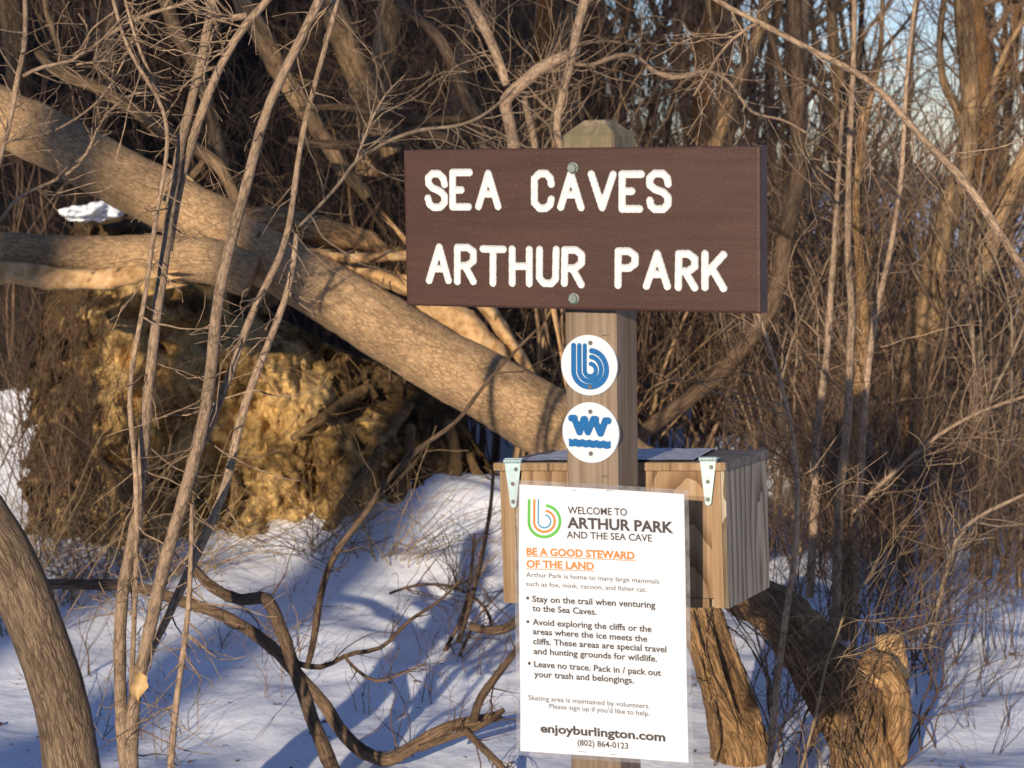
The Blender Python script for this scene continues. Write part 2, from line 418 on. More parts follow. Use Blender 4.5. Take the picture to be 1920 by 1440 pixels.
M_GROUND = mat_ground(); M_CLAY = mat_clay(); M_BOARD = mat_board(); M_FILM = mat_film()
M_LETTER = plain("white_letter_paint", (0.62, 0.615, 0.58), 0.6, var=0.05, scale=200, bstr=0.15)
M_DISC = plain("white_plastic", (0.61, 0.62, 0.62), 0.35, var=0.03, scale=60)
M_BLUE = plain("blue_emblem_paint", (0.006, 0.105, 0.28), 0.45, var=0.22, scale=500, bstr=0.2)
M_PAPER = plain("notice_paper", (0.61, 0.625, 0.64), 0.5, var=0.015, scale=30)
M_INK = plain("dark_grey_ink", (0.060, 0.048, 0.045), 0.7, var=0.05)
M_INKG = plain("grey_ink", (0.11, 0.10, 0.10), 0.7, var=0.05)
M_ORANGE = plain("orange_ink", (0.62, 0.18, 0.020), 0.6, var=0.04)
M_GREEN = plain("green_ink", (0.10, 0.38, 0.05), 0.6, var=0.04)
M_TEAL = plain("teal_ink", (0.03, 0.24, 0.38), 0.6, var=0.04)
M_ZINC = plain("zinc_plate", (0.50, 0.62, 0.60), 0.42, metal=0.55, var=0.12, scale=70, bstr=0.08)
M_BOLT = plain("galvanised_bolt", (0.20, 0.23, 0.20), 0.55, metal=0.35, var=0.2, scale=200)
M_SCREW = plain("dull_screw", (0.16, 0.15, 0.13), 0.5, metal=0.6, var=0.3, scale=300)
M_POST = wood("weathered_post_timber", (0.112, 0.076, 0.048), (0.228, 0.164, 0.110), (0.304, 0.228, 0.160), (110, 110, 2.4), tint=None)
M_POSTCAP = wood("lichened_post_top", (0.10, 0.072, 0.044), (0.235, 0.180, 0.112), (0.33, 0.27, 0.18), (110, 110, 3.0), tint=(0.15, 0.125, 0.07))
M_PLYF = wood("weathered_plywood_front", (0.225, 0.140, 0.074), (0.325, 0.215, 0.122), (0.39, 0.272, 0.165), (70, 70, 3.0), rings=(13.0, 0.33, 6.5, (0.42, 0.34, 0.28), (1.0, 0.97, 0.94)), centre=(0.340, 0, -0.02))
M_PLYS = wood("weathered_plywood_side", (0.25, 0.195, 0.135), (0.38, 0.31, 0.225), (0.48, 0.40, 0.30), (90, 90, 3.0), rings=(11.0, 0.24, 9.0, (0.24, 0.20, 0.16), (1.0, 0.98, 0.96)), rdir='X', centre=(0, 0.20, 0.03))
M_PLYT = wood("weathered_lid_board", (0.10, 0.075, 0.055), (0.20, 0.16, 0.13), (0.30, 0.26, 0.22), (4, 70, 70))
M_TRIM = wood("box_trim_timber", (0.15, 0.088, 0.044), (0.29, 0.185, 0.100), (0.38, 0.262, 0.152), (100, 100, 3.0))
M_LIDSHEET = plain("faded_lid_sheet", (0.60, 0.60, 0.60), 0.45, var=0.35, scale=55, bstr=0.15)
M_BARK = bark("tan_log_bark", (0.24, 0.140, 0.066), (0.56, 0.355, 0.180), 95, 0.42, 0.9, 0.006, plates=0.55, wob=3.0)
M_BARKO = bark("orange_log_bark", (0.13, 0.066, 0.026), (0.46, 0.265, 0.115), 75, 0.20, 1.0, 0.014, plates=0.75, wob=5.0)
M_BARKW = bark("ridged_bark", (0.09, 0.058, 0.034), (0.30, 0.205, 0.125), 150, 0.16, 0.9, 0.006)
M_SPLIT = wood("split_sapwood", (0.24, 0.12, 0.042), (0.52, 0.31, 0.135), (0.66, 0.46, 0.245), (30, 30, 30), bstr=0.8)
M_STEM = bark("smooth_shrub_bark", (0.19, 0.122, 0.074), (0.44, 0.300, 0.190), 130, 0.30, 0.4, 0.002)
M_VINE = bark("dark_vine_bark", (0.045, 0.026, 0.015), (0.20, 0.125, 0.072), 110, 0.15, 0.9, 0.004)
M_TREE = bark("background_bark", (0.15, 0.09, 0.046), (0.40, 0.25, 0.125), 40, 0.22, 0.8, 0.012)
M_TREEO = bark("rusty_bark", (0.09, 0.040, 0.014), (0.28, 0.135, 0.045), 40, 0.22, 0.8, 0.012)
M_TWIG = twigmat("brown_twigs", (0.095, 0.058, 0.035), (0.26, 0.168, 0.102))
M_TWIGL = twigmat("pale_twigs", (0.18, 0.125, 0.08), (0.36, 0.27, 0.18))
M_TWIGD = twigmat("dark_twigs", (0.058, 0.034, 0.020), (0.18, 0.108, 0.062))
M_STRAW = twigmat("straw", (0.20, 0.13, 0.06), (0.42, 0.30, 0.16))
M_LEAF = plain("dry_leaf", (0.48, 0.32, 0.15), 0.7, var=0.2, scale=60)
M_ROOT = bark("clay_stained_root", (0.10, 0.055, 0.022), (0.30, 0.18, 0.075), 90, 0.2, 0.7, 0.004)
M_FAR = plain("far_wooded_shore", (0.16, 0.16, 0.18), 0.9, var=0.5, scale=0.05)

# ------------------------------------------------------------------ ground
def smooth(a, b, x):
    t = np.clip((x-a)/(b-a), 0, 1); return t*t*(3-2*t)
def ground_np(X, Y):
    # a bank that climbs behind the fallen tree on the left, level snow to the right, a frozen pond far off
    hill = smooth(9.6, 17.0, Y)*4.6*(1-smooth(-1.1, 1.3, X - 0.06*(Y-10)))
    low = smooth(9.0, 12.0, Y)*0.75*(1-smooth(-2.2, -1.4, X))
    bank = 0.24*np.exp(-((X+0.42)/0.85)**2 - ((Y-9.15)/0.75)**2)
    rise = 0.10*smooth(6.0, 9.0, Y)*(1-smooth(0.0, 1.2, X))
    pond = -2.2*smooth(22, 34, Y)
    rip = 0.035*np.sin(2.1*X+0.7*Y+0.4)*np.sin(1.7*Y-0.6*X) + 0.022*np.sin(5.3*X+1.9*Y)*np.sin(4.1*Y+1.0) + 0.012*np.sin(11*X-3*Y)*np.sin(9*Y+2*X)
    right = -0.55*smooth(1.5, 3.2, X-0.05*(Y-7))*smooth(6.5, 9.5, Y) + 0.30*np.exp(-((X-2.3)/0.9)**2 - ((Y-13.0)/1.5)**2) + 0.25*np.exp(-((X-1.4)/0.6)**2 - ((Y-11.0)/0.8)**2)
    rip = 0.6*rip*smooth(3.5, 5.5, Y)*(1-smooth(15, 30, Y))
    # unseen rise added behind the viewer's left shoulder to shade the foreground snow
    back = 3.62*np.exp(-((Y+11.0)/3.0)**2)*(1-smooth(-3.9, -2.9, X)*0.36)*(1-smooth(-2.5, 1.0, X))*(0.97+0.03*np.sin(X*3.3+0.5)+0.02*np.sin(X*9.1+1))
    return back + hill*(1-smooth(30, 60, Y)) + low + bank + rise + pond + rip + right
def G(x, y): return float(ground_np(np.array([float(x)]), np.array([float(y)]))[0])
def on_ground(px, py):                             # where the sight line through a reference pixel meets the ground
    d = ray(px, py); t = 2.0
    for _ in range(4000):
        p = Vector((0, 0, EYE)) + d*t
        if p.z <= G(p.x, p.y): break
        t += 0.01
    return p

xs = np.unique(np.concatenate([np.linspace(-600, -30, 12), np.linspace(-30, -4, 110), np.linspace(-4, 4, 230), np.linspace(4, 30, 40), np.linspace(30, 600, 12)]))
ys = np.unique(np.concatenate([np.linspace(-60, -20, 10), np.linspace(-20, 0, 50), np.linspace(0, 4.6, 16), np.linspace(4.6, 13, 280), np.linspace(13, 40, 80), np.linspace(40, 200, 16), np.linspace(200, 1600, 10)]))
GX, GY = np.meshgrid(xs, ys); GZ = ground_np(GX, GY)
fine_mask = (np.abs(GX) < 4.2) & (GY > 4.3) & (GY < 14)
it = np.nonzero(fine_mask.ravel())[0]; zr = GZ.ravel(); xr = GX.ravel(); yr = GY.ravel()
for k in it:
    v = Vector((xr[k], yr[k], 0))
    lump = math.exp(-((v.x+0.1)/0.75)**2-((v.y-8.0)/1.2)**2); zr[k] += lump*(0.030*mnoise.noise(v*4.3+Vector((3, 1, 0)))+0.014*mnoise.noise(v*11)) + 0.022*mnoise.noise(v*2.6) + 0.007*mnoise.noise(v*7.0) + 0.003*mnoise.noise(v*21.0)
gb = MB(); gb.quad_grid([(float(a), float(b), float(c)) for a, b, c in zip(xr, yr, zr)], len(xs), len(ys))
gm = gb.mesh("snow_ground", M_GROUND)
lit = 0.95*smooth(10.6, 11.6, GY)*(1-smooth(-0.4, 1.9, GX-0.10*(GY-10))) + 0.50*smooth(9.8, 12.0, GY)*smooth(1.0, 2.2, GX)*(1-smooth(24, 34, GY))
lit = np.maximum(lit, 0.95*smooth(10.0, 10.6, GY)*(1-smooth(-0.8, 0.4, GX)))
lit = np.maximum(lit, 0.95*np.exp(-(((GX+1.15)/1.0)**2 + ((GY-9.6)/0.55)**2)))
low_snow = (1-smooth(-2.42, -2.12, GX))*(1-smooth(9.9, 10.5, GY))
lit = lit*(1-0.85*low_snow)
at = gm.attributes.new("litter", 'FLOAT', 'POINT'); at.data.foreach_set("value", lit.ravel().astype(np.float32))
go = bpy.data.objects.new("snow_ground", gm); COL.objects.link(go); tag(go, kind="structure")

hb = MB(); pts = []                                # far shore of the pond: low wooded rise
nx = 160
for j in range(7):
    for i in range(nx):
        x = -500+1000*i/(nx-1); t = j/6
        h = (9+11*mnoise.noise(Vector((x*0.012, 3.1, 0))) + 6*mnoise.noise(Vector((x*0.06, 1, 0))) + 3*mnoise.noise(Vector((x*0.3, 1, 4))))*math.sin(math.pi*t)
        pts.append((x, 420+160*t, -2.6 + h*0.45))
hb.quad_grid(pts, nx, 7)
tag(link("far_shore", hb.mesh("far_shore", M_FAR)), kind="structure")

# ------------------------------------------------------------------ sign post
def post():
    t = thing("wooden_post", "square weathered grey brown timber post with lichened pyramid top carrying the signs", "post", M=mat4(AM, AO))
    x0, x1, y0, y1 = 0.0064-0.0445, 0.0064+0.0445, 0.0382, 0.1272
    zt = on_plane(1100, 254, y0)[1]; zc = zt-0.06
    b = MB(); zb = -AO.z-0.25
    nz = 70
    ring = [(x0+.003, y0), (x1-.003, y0), (x1, y0+.003), (x1, y1-.003), (x1-.003, y1), (x0+.003, y1), (x0, y1-.003), (x0, y0+.003)]
    n = len(ring)
    for k in range(nz+1):
        z = zb+(zc-zb)*k/nz
        for x, y in ring: b.v.append((x+0.0006*mnoise.noise(Vector((x*60, y*60, z*9))), y+0.0006*mnoise.noise(Vector((y*60, x*60, z*9+5))), z))
    for k in range(nz):
        for i in range(n):
            j = (i+1) % n; b.f.append((k*n+i, k*n+j, (k+1)*n+j, (k+1)*n+i))
    b.f.append(tuple(reversed(range(n)))); b.f.append(tuple(nz*n+i for i in range(n)))
    part("shaft", b, M_POST, t, smooth=False)
    c = MB(); q = len(ring)                        # chamfered top
    cx, cy = (x0+x1)/2, (y0+y1)/2
    lv = [(zc+0.0005, 1.0), (zt-0.0015, 1.0), (zt, 0.985), (zt+0.010, 0.78), (zt+0.0215, 0.46), (zt+0.0235, 0.40), (zt+0.0245, 0.30)]
    for z, s in lv:
        for x, y in ring: c.v.append((cx+(x-cx)*s + 0.0012*mnoise.noise(Vector((x*40, y*40, z*80))), cy+(y-cy)*s, z+0.0012*mnoise.noise(Vector((x*70, y*70, z*50)))*(s < 0.99)))
    for k in range(len(lv)-1):
        for i in range(q):
            j = (i+1) % q; c.f.append((k*q+i, k*q+j, (k+1)*q+j, (k+1)*q+i))
    c.f.append(tuple((len(lv)-1)*q+i for i in range(q))); c.f.append(tuple(reversed(range(q))))
    part("pyramid_top", c, M_POSTCAP, t, smooth=False)
    s = MB()                                       # old staples left in the front face
    for px, py, L in ((1136, 629, 13), (1136, 893, 11)):
        x, z = on_plane(px, py, y0); h = L*SZ(3.4)/2
        s.tube([Vector((x-h, y0-.0012, z)), Vector((x, y0-.0018, z+.0004)), Vector((x+h, y0-.0012, z+.0002))], [.0007]*3, 5)
    part("old_staples", s, M_SCREW, t)
post()

def hexhead(b, x, z, y, r, h, sides=6, rot=0.2):
    n = sides; base = len(b.v)
    for s, yy in ((1.0, y), (1.0, y-h*0.75), (0.84, y-h)):
        for k in range(n):
            a = rot+2*math.pi*k/n; b.v.append((x+math.cos(a)*r*s, yy, z+math.sin(a)*r*s))
    for l in range(2):
        for k in range(n):
            j = (k+1) % n; b.f.append((base+l*n+k, base+l*n+j, base+(l+1)*n+j, base+(l+1)*n+k))
    b.f.append(tuple(base+2*n+k for k in range(n)))

# ------------------------------------------------------------------ routed sign board
def sign_board():
    t = thing("sign_board", "brown painted wooden board with white routed lettering bolted across the post", "sign", M=mat4(AM, AO))
    Wd, H, T = 0.6096/2, 0.254/2, 0.0380
    S = 2.595
    def L(p): return on_plane(740+p[0]/S, 200+p[1]/S, 0.0)
    raw1 = [
     [(243,378),(236,347),(215,326),(185,325),(164,345),(165,375),(184,395),(222,412),(243,435),(243,466),(222,488),(190,490),(170,475),(162,445)],
     [(364,320),(282,320),(282,487),(359,487)], [(282,405),(324,405)],
     [(408,485),(455,325),(503,485)], [(426,424),(485,424)],
     [(762,376),(757,347),(737,325),(705,325),(680,350),(680,467),(705,494),(735,494),(757,476),(762,450)],
     [(808,488),(857,325),(907,490)], [(826,428),(889,428)],
     [(957,328),(1010,490),(1063,330)],
     [(1200,328),(1107,328),(1107,497),(1192,497)], [(1107,411),(1154,411)],
     [(1331,375),(1326,346),(1305,325),(1265,325),(1241,347),(1242,380),(1265,400),(1306,416),(1330,440),(1330,475),(1308,498),(1265,498),(1246,480),(1242,456)]]
    raw2 = [
     [(168,845),(217,683),(262,845)], [(184,788),(246,788)],
     [(305,850),(305,685),(355,685),(383,705),(383,750),(355,772),(305,775)], [(343,776),(383,850)],
     [(430,692),(529,694)], [(479,694),(478,858)],
     [(572,693),(572,858)], [(655,695),(655,860)], [(572,776),(655,776)],
     [(705,695),(704,832),(726,858),(762,860),(783,838),(786,695)],
     [(826,858),(828,697),(880,697),(910,720),(910,760),(880,785),(828,787)], [(866,788),(908,865)],
     [(1087,868),(1088,703),(1140,703),(1170,725),(1170,763),(1140,785),(1088,785)],
     [(1225,872),(1278,715),(1327,874)], [(1243,815),(1309,815)],
     [(1380,878),(1383,716),(1430,716),(1460,738),(1460,778),(1430,800),(1383,802)], [(1414,803),(1460,880)],
     [(1510,716),(1510,878)], [(1600,720),(1517,812)], [(1545,788),(1600,883)]]
    s1 = [[L(p) for p in s] for s in raw1]; s2 = [[L(p) for p in s] for s in raw2]
    R = 0.0061
    def rough(f):
        def g(X, Z):
            return f(X, Z) + 0.00035*np.sin(X*900+Z*310)*np.sin(Z*700-X*200)
        return g
    f1, f2 = rough(sd_strokes(s1, R)), rough(sd_strokes(s2, R))
    def ext(s):
        a = np.array([p for q in s for p in q]); return a[:, 0].min()-.012, a[:, 0].max()+.012, a[:, 1].min()-.012, a[:, 1].max()+.012
    e1, e2 = ext(s1), ext(s2)
    h = 0.0011
    groove = lambda d: 0.0042*(1-(1-min(max(d, 0)/R, 1))**2)
    for ss, cut, e in ((s1, 0.23, e1), (s2, 0.60, e2)):     # one part per routed word
        xc = e[0] + (e[1]-e[0])*(0.36 if ss is s1 else 0.555)
        for side in (-1, 1):
            w = [q for q in ss if (sum(p[0] for p in q)/len(q)-xc)*side > 0]
            part("lettering", march(rough(sd_strokes(w, R)), *e, h, 1.0, groove), M_LETTER, t, smooth=True)
    b = march(f1, *e1, h, -1.0); b = march(f2, *e2, h, -1.0, mb=b)
    # the rest of the face, framed round the two lettered fields, with eased edges
    c = 0.004
    def rect(x0, x1, z0, z1):
        k = len(b.v); b.v.extend([(x0, 0, z0), (x1, 0, z0), (x1, 0, z1), (x0, 0, z1)]); b.f.append((k, k+1, k+2, k+3))
    xl, xr_, zb_, zt_ = -Wd+c, Wd-c, -H+c, H-c
    rect(xl, xr_, e1[3], zt_); rect(xl, e1[0], e1[2], e1[3]); rect(e1[1], xr_, e1[2], e1[3])
    rect(xl, xr_, e2[3], e1[2]); rect(xl, e2[0], e2[2], e2[3]); rect(e2[1], xr_, e2[2], e2[3]); rect(xl, xr_, zb_, e2[2])
    rings = [(xl, xr_, zb_, zt_, 0.0), (-Wd+.001, Wd-.001, -H+.001, H-.001, 0.0012), (-Wd, Wd, -H, H, c), (-Wd, Wd, -H, H, T-c), (-Wd+c, Wd-c, -H+c, H-c, T)]
    k0 = len(b.v)
    for x0, x1, z0, z1, y in rings: b.v.extend([(x0, y, z0), (x1, y, z0), (x1, y, z1), (x0, y, z1)])
    for r in range(len(rings)-1):
        for i in range(4):
            j = (i+1) % 4; a = k0+r*4; b.f.append((a+i, a+4+i, a+4+j, a+j))
    a = k0+(len(rings)-1)*4; b.f.append((a+3, a+2, a+1, a))
    b.uv = []
    part("board", b, M_BOARD, t, smooth=False)
    for px, py in ((740+867/S, 200+298/S), (740+872/S, 200+934/S)):
        x, z = on_plane(px, py, 0); q = MB(); hexhead(q, x, z, -0.0008, 0.0083, 0.006)
        ob = part("bolt", q, M_BOLT, t, smooth=False)
        w = MB(); hexhead(w, x, z, -0.0002, 0.0090, 0.0012, 20); part("washer", w, M_BOLT, ob, smooth=False)
sign_board()

# ------------------------------------------------------------------ round markers
def marker(label, cpx, cpy, rx, ry, strokes, extra, screws):
    yb = 0.0382
    S = 4.5
    def L(p): return on_plane(1000+p[0]/S, 600+p[1]/S, yb-0.005)
    cx, cz = L((cpx, cpy)); R = abs(L((cpx+rx, cpy))[0]-L((cpx-rx, cpy))[0])/2
    R = (R + abs(L((cpx, cpy-ry))[1]-L((cpx, cpy+ry))[1])/2)/2
    t = thing("trail_marker", label, "trail marker", M=mat4(AM, AO + AM @ Vector((cx, yb, cz))))
    b = MB(); n = 72
    prof = [(R, -0.0004), (R, -0.0036), (R-0.0006, -0.0046), (R-0.0016, -0.005)]
    for r, y in prof:
        for k in range(n):
            a = 2*math.pi*k/n; b.v.append((r*math.cos(a), y, r*math.sin(a)))
    for l in range(len(prof)-1):
        for k in range(n):
            j = (k+1) % n; b.f.append((l*n+k, l*n+j, (l+1)*n+j, (l+1)*n+k))
    b.f.append(tuple((len(prof)-1)*n+k for k in range(n))); b.f.append(tuple(reversed(range(n))))
    part("disc", b, M_DISC, t, smooth=False)
    def Q(p):
        x, z = L(p); return x-cx, z-cz
    fs = []
    for st, w in strokes: fs.append(sd_strokes([[Q(p) for p in s] for s in st], w/S*SZ(3.45)/2))
    def f(X, Z):
        D = np.full(X.shape, 1e9)
        for g in fs: D = np.minimum(D, g(X, Z))
        if extra: D = np.minimum(D, extra(X, Z, Q))
        return D
    e = march(f, -R, R, -R, R, 0.0007, 1.0, y=-0.0056)
    part("emblem", e, M_BLUE, t, smooth=False)
    for p in screws:
        x, z = Q(p); s = MB(); hexhead(s, x, z, -0.0050, 0.0036, 0.0022, 14); part("screw", s, M_SCREW, t, smooth=False)
def arc(cx, cy, r, a0, a1, n=40, ry=None):
    ry = ry or r
    return [(cx+r*math.cos(math.radians(a0+(a1-a0)*k/n)), cy+ry*math.sin(math.radians(a0+(a1-a0)*k/n))) for k in range(n+1)]
def bform(cx, cy, r, stem_top, w, top_ry):
    # stem down the left, round the bottom, up the right and back over to the middle (image y runs down)
    return [(cx-r, stem_top), (cx-r, cy)] + arc(cx, cy, r, 180, 0) + arc(cx, cy, r, 0, -85, 24, top_ry)
marker("white disc with blue striped letter b emblem, upper disc on the post", 467, 383, 237, 258,
       [([bform(480, 425, 139, 215, 42, 166)], 47), ([bform(481, 425, 92, 215, 38, 114)], 42), ([bform(482, 428, 47, 215, 36, 58)], 39)], None, [(483, 193), (481, 562)])
def wave_bar(X, Z, Q):
    x0, zt = Q((300, 1000)); x1, zb = Q((655, 1082)); w = (x1-x0)
    top = zt + 0.10*(zt-zb) - 0.16*(zt-zb)*np.abs(np.sin((X-x0)/w*math.pi*6)) - (X-x0)/w*0.0010
    bot = zb + 0.06*(zt-zb) - 0.12*(zt-zb)*np.abs(np.sin((X-x0)/w*math.pi*6+0.3)) - (X-x0)/w*0.0008
    return np.maximum(np.maximum(Z-top, bot-Z), np.maximum(x0-X, X-x1))*0.9
marker("white disc with blue water and letters emblem, lower disc on the post", 480, 952, 240, 256,
       [([[(322, 828), (350, 828)], [(345, 828), (390, 945)], [(425, 838), (392, 945)], [(425, 838), (438, 838)], [(432, 838), (460, 945)], [(507, 838), (462, 945)], [(507, 838), (530, 838)], [(520, 845), (566, 956)], [(608, 850), (570, 956)], [(610, 850), (634, 850)]], 60)],
       wave_bar, [(483, 773), (487, 1127)])

# ------------------------------------------------------------------ laminated notice
def notice():
    yp = 0.0382-0.0042
    corners = [on_plane(*p, yp) for p in ((976, 1408), (1291, 1430), (1284, 926), (975, 908))]
    def bil(u, v):
        (ax, az), (bx, bz), (cx, cz), (dx, dz) = corners
        return ((ax*(1-u)+bx*u)*(1-v)+(dx*(1-u)+cx*u)*v, (az*(1-u)+bz*u)*(1-v)+(dz*(1-u)+cz*u)*v)
    def wob(x, z):                                  # the sheet bows away from the post at its free edges
        return -0.0035*((x-0.03)/0.14)**2*(0.6+0.4*math.sin(z*9)) - 0.0012*math.sin(z*17+x*8)
    t = thing("laminated_notice", "white laminated park notice stapled to the post below the discs", "notice", M=mat4(AM, AO))
    def sheet(name, mat, m, dy):
        b = MB(); P = []; nu, nv = 26, 40
        for j in range(nv):
            for i in range(nu):
                u, v = i/(nu-1), j/(nv-1); x, z = bil(-m+u*(1+2*m), -m*0.62+v*(1+1.24*m)); P.append((x, yp+wob(x, z)+dy, z))
        b.quad_grid(P, nu, nv); return part(name, b, mat, t)
    sheet("paper_sheet", M_PAPER, 0.0, 0.0)
    sheet("film_border", M_FILM, 0.026, 0.0007)
    # printed words: built-in font, each line scaled between its two ends
    def glyphs(txt, bold):
        c = bpy.data.curves.new("printed_words", 'FONT'); c.body = txt; c.size = 1.0; c.offset = bold; c.resolution_u = 3
        o = bpy.data.objects.new("printed_words", c); COL.objects.link(o)
        dg = bpy.context.evaluated_depsgraph_get(); me = bpy.data.meshes.new_from_object(o.evaluated_get(dg))
        n = len(me.vertices); co = np.zeros(n*3, dtype=np.float32); me.vertices.foreach_get("co", co); co = co.reshape(-1, 3)
        fs = [tuple(p.vertices) for p in me.polygons]
        bpy.data.objects.remove(o); bpy.data.curves.remove(c); bpy.data.meshes.remove(me)
        return co, fs
    capH = float(np.ptp(glyphs("H", 0.0)[0][:, 1]))
    def line(b, txt, crop, p0, p1, cap, bold):
        ox, oy, s = crop
        x0, z0 = on_plane(ox+p0[0]/s, oy+p0[1]/s, yp); x1, z1 = on_plane(ox+p1[0]/s, oy+p1[1]/s, yp)
        co, fs = glyphs(txt, bold); lo, hi = co[:, 0].min(), co[:, 0].max()
        L = math.hypot(x1-x0, z1-z0); ux, uz = (x1-x0)/L, (z1-z0)/L
        sy = cap/s*SZ(3.44)/capH; k = len(b.v)
        for a, c, _ in co:
            q = (a-lo)/(hi-lo)*L; r = float(c)*sy; x = x0+ux*q-uz*r; z = z0+uz*q+ux*r
            b.v.append((x, yp+wob(x, z)-0.0005, z))
        for f in fs: b.f.append(tuple(k+i for i in f))
    A, B = (950, 890, 5.333), (950, 1150, 4.967)
    h = MB()
    line(h, "WELCOME TO", A, (612, 390), (1205, 411), 72, 0.018)
    line(h, "ARTHUR PARK", A, (607, 530), (1675, 580), 106, 0.034)
    line(h, "AND THE SEA CAVE", A, (602, 632), (1455, 668), 68, 0.018)
    part("heading_text", h, M_INK, t, False)
    g = MB()
    line(g, "BE A GOOD STEWARD", A, (211, 797), (1280, 846), 72, 0.034)
    line(g, "OF THE LAND", A, (211, 920), (875, 950), 72, 0.034)
    for a, c in (((207, 812), (1288, 860)), ((207, 935), (880, 964))):
        x0, z0 = on_plane(950+a[0]/5.333, 890+a[1]/5.333, yp); x1, z1 = on_plane(950+c[0]/5.333, 890+c[1]/5.333, yp)
        w = 0.0006; n = 14; k = len(g.v)
        for i in range(n+1):
            x = x0+(x1-x0)*i/n; z = z0+(z1-z0)*i/n
            g.v.extend([(x, yp+wob(x, z)-0.0005, z-w), (x, yp+wob(x, z)-0.0005, z+w)])
        for i in range(n): q = k+2*i; g.f.append((q, q+2, q+3, q+1))
    part("orange_text", g, M_ORANGE, t, False)
    s = MB()
    line(s, "Arthur Park is home to many large mammals", A, (208, 1015), (1530, 1090), 47, 0.008)
    line(s, "such as fox, mink, racoon, and fisher cat.", A, (208, 1106), (1403, 1172), 47, 0.008)
    part("small_text", s, M_INKG, t, False); s = MB()
    line(s, "Skating area is maintained by volunteers.", B, (205, 805), (1335, 885), 46, 0.008)
    line(s, "Please sign up if you'd like to help.", B, (398, 885), (1335, 955), 46, 0.008)
    part("small_text", s, M_INKG, t, False)
    d = MB()
    line(d, "Stay on the trail when venturing", A, (268, 1266), (1492, 1332), 63, 0.024)
    line(d, "to the Sea Caves.", A, (268, 1358), (905, 1400), 63, 0.024)
    for txt, p0, p1 in (("Avoid exploring the cliffs or the", (250, 103), (1355, 172)), ("areas where the ice meets the", (252, 190), (1315, 263)),
                        ("cliffs. These areas are special travel", (253, 283), (1495, 361)), ("and hunting grounds for wildlife.", (257, 375), (1408, 448)),
                        ("Leave no trace. Pack in / pack out", (260, 497), (1445, 579)), ("your trash and belongings.", (258, 590), (1190, 650))):
        line(d, txt, B, p0, p1, 58, 0.024)
    for (ox, oy, sc), p, r in ((A, (222, 1228), 17), (B, (207, 73), 16), (B, (215, 463), 16)):
        x, z = on_plane(ox+p[0]/sc, oy+p[1]/sc, yp); k = len(d.v); rr = r/sc*SZ(3.44)
        for i in range(16): a = i*math.pi/8; d.v.append((x+rr*math.cos(a), yp+wob(x, z)-0.0005, z+rr*math.sin(a)))
        d.f.append(tuple(k+i for i in range(16)))
    part("bullet_text", d, M_INK, t, False)
    w = MB()
    line(w, "enjoyburlington.com", B, (316, 1106), (1480, 1191), 80, 0.032)
    line(w, "(802) 864-0123", B, (660, 1230), (1133, 1263), 56, 0.018)
    part("contact_text", w, M_INK, t, False)
    # striped letter b
    lg = thing_part = bpy.data.objects.new("logo", None); COL.objects.link(lg); lg.parent = t
    for nm, mat, r, top, wd, ry in (("green_stripe", M_GREEN, 152, 243, 31, 160), ("orange_stripe", M_ORANGE, 101, 243, 24, 108), ("teal_stripe", M_TEAL, 61, 243, 16, 66)):
        pl = [on_plane(950+p[0]/5.333, 890+p[1]/5.333, yp) for p in bform(382, 468, r, top, wd, ry)]
        hw = wd/5.333*SZ(3.44)/2; b = MB(); n = len(pl)
        for i, (x, z) in enumerate(pl):
            xa, za = pl[max(i-1, 0)]; xb, zb = pl[min(i+1, n-1)]; l = math.hypot(xb-xa, zb-za); nx_, nz_ = -(zb-za)/l*hw, (xb-xa)/l*hw
            b.v.extend([(x+nx_, yp+wob(x, z)-0.0005, z+nz_), (x-nx_, yp+wob(x, z)-0.0005, z-nz_)])
        for i in range(n-1): b.f.append((2*i, 2*i+1, 2*i+3, 2*i+2))
        part(nm, b, mat, lg, False)
    for (ox, oy, sc), a, c in ((A, (645, 153), (697, 158)), (A, (992, 156), (1060, 159)), (B, (668, 1286), (735, 1293)), (B, (965, 1313), (1024, 1320))):
        x0, z0 = on_plane(ox+a[0]/sc, oy+a[1]/sc, yp); x1, z1 = on_plane(ox+c[0]/sc, oy+c[1]/sc, yp); q = MB()
        q.tube([Vector((x0, yp+wob(x0, z0)-.0004, z0)), Vector((x0+(x1-x0)*.5, yp+wob(x0, z0)-.0012, (z0+z1)/2)), Vector((x1, yp+wob(x1, z1)-.0004, z1))], [.0005]*3, 5)
        part("staple", q, M_BOLT, t)
notice()

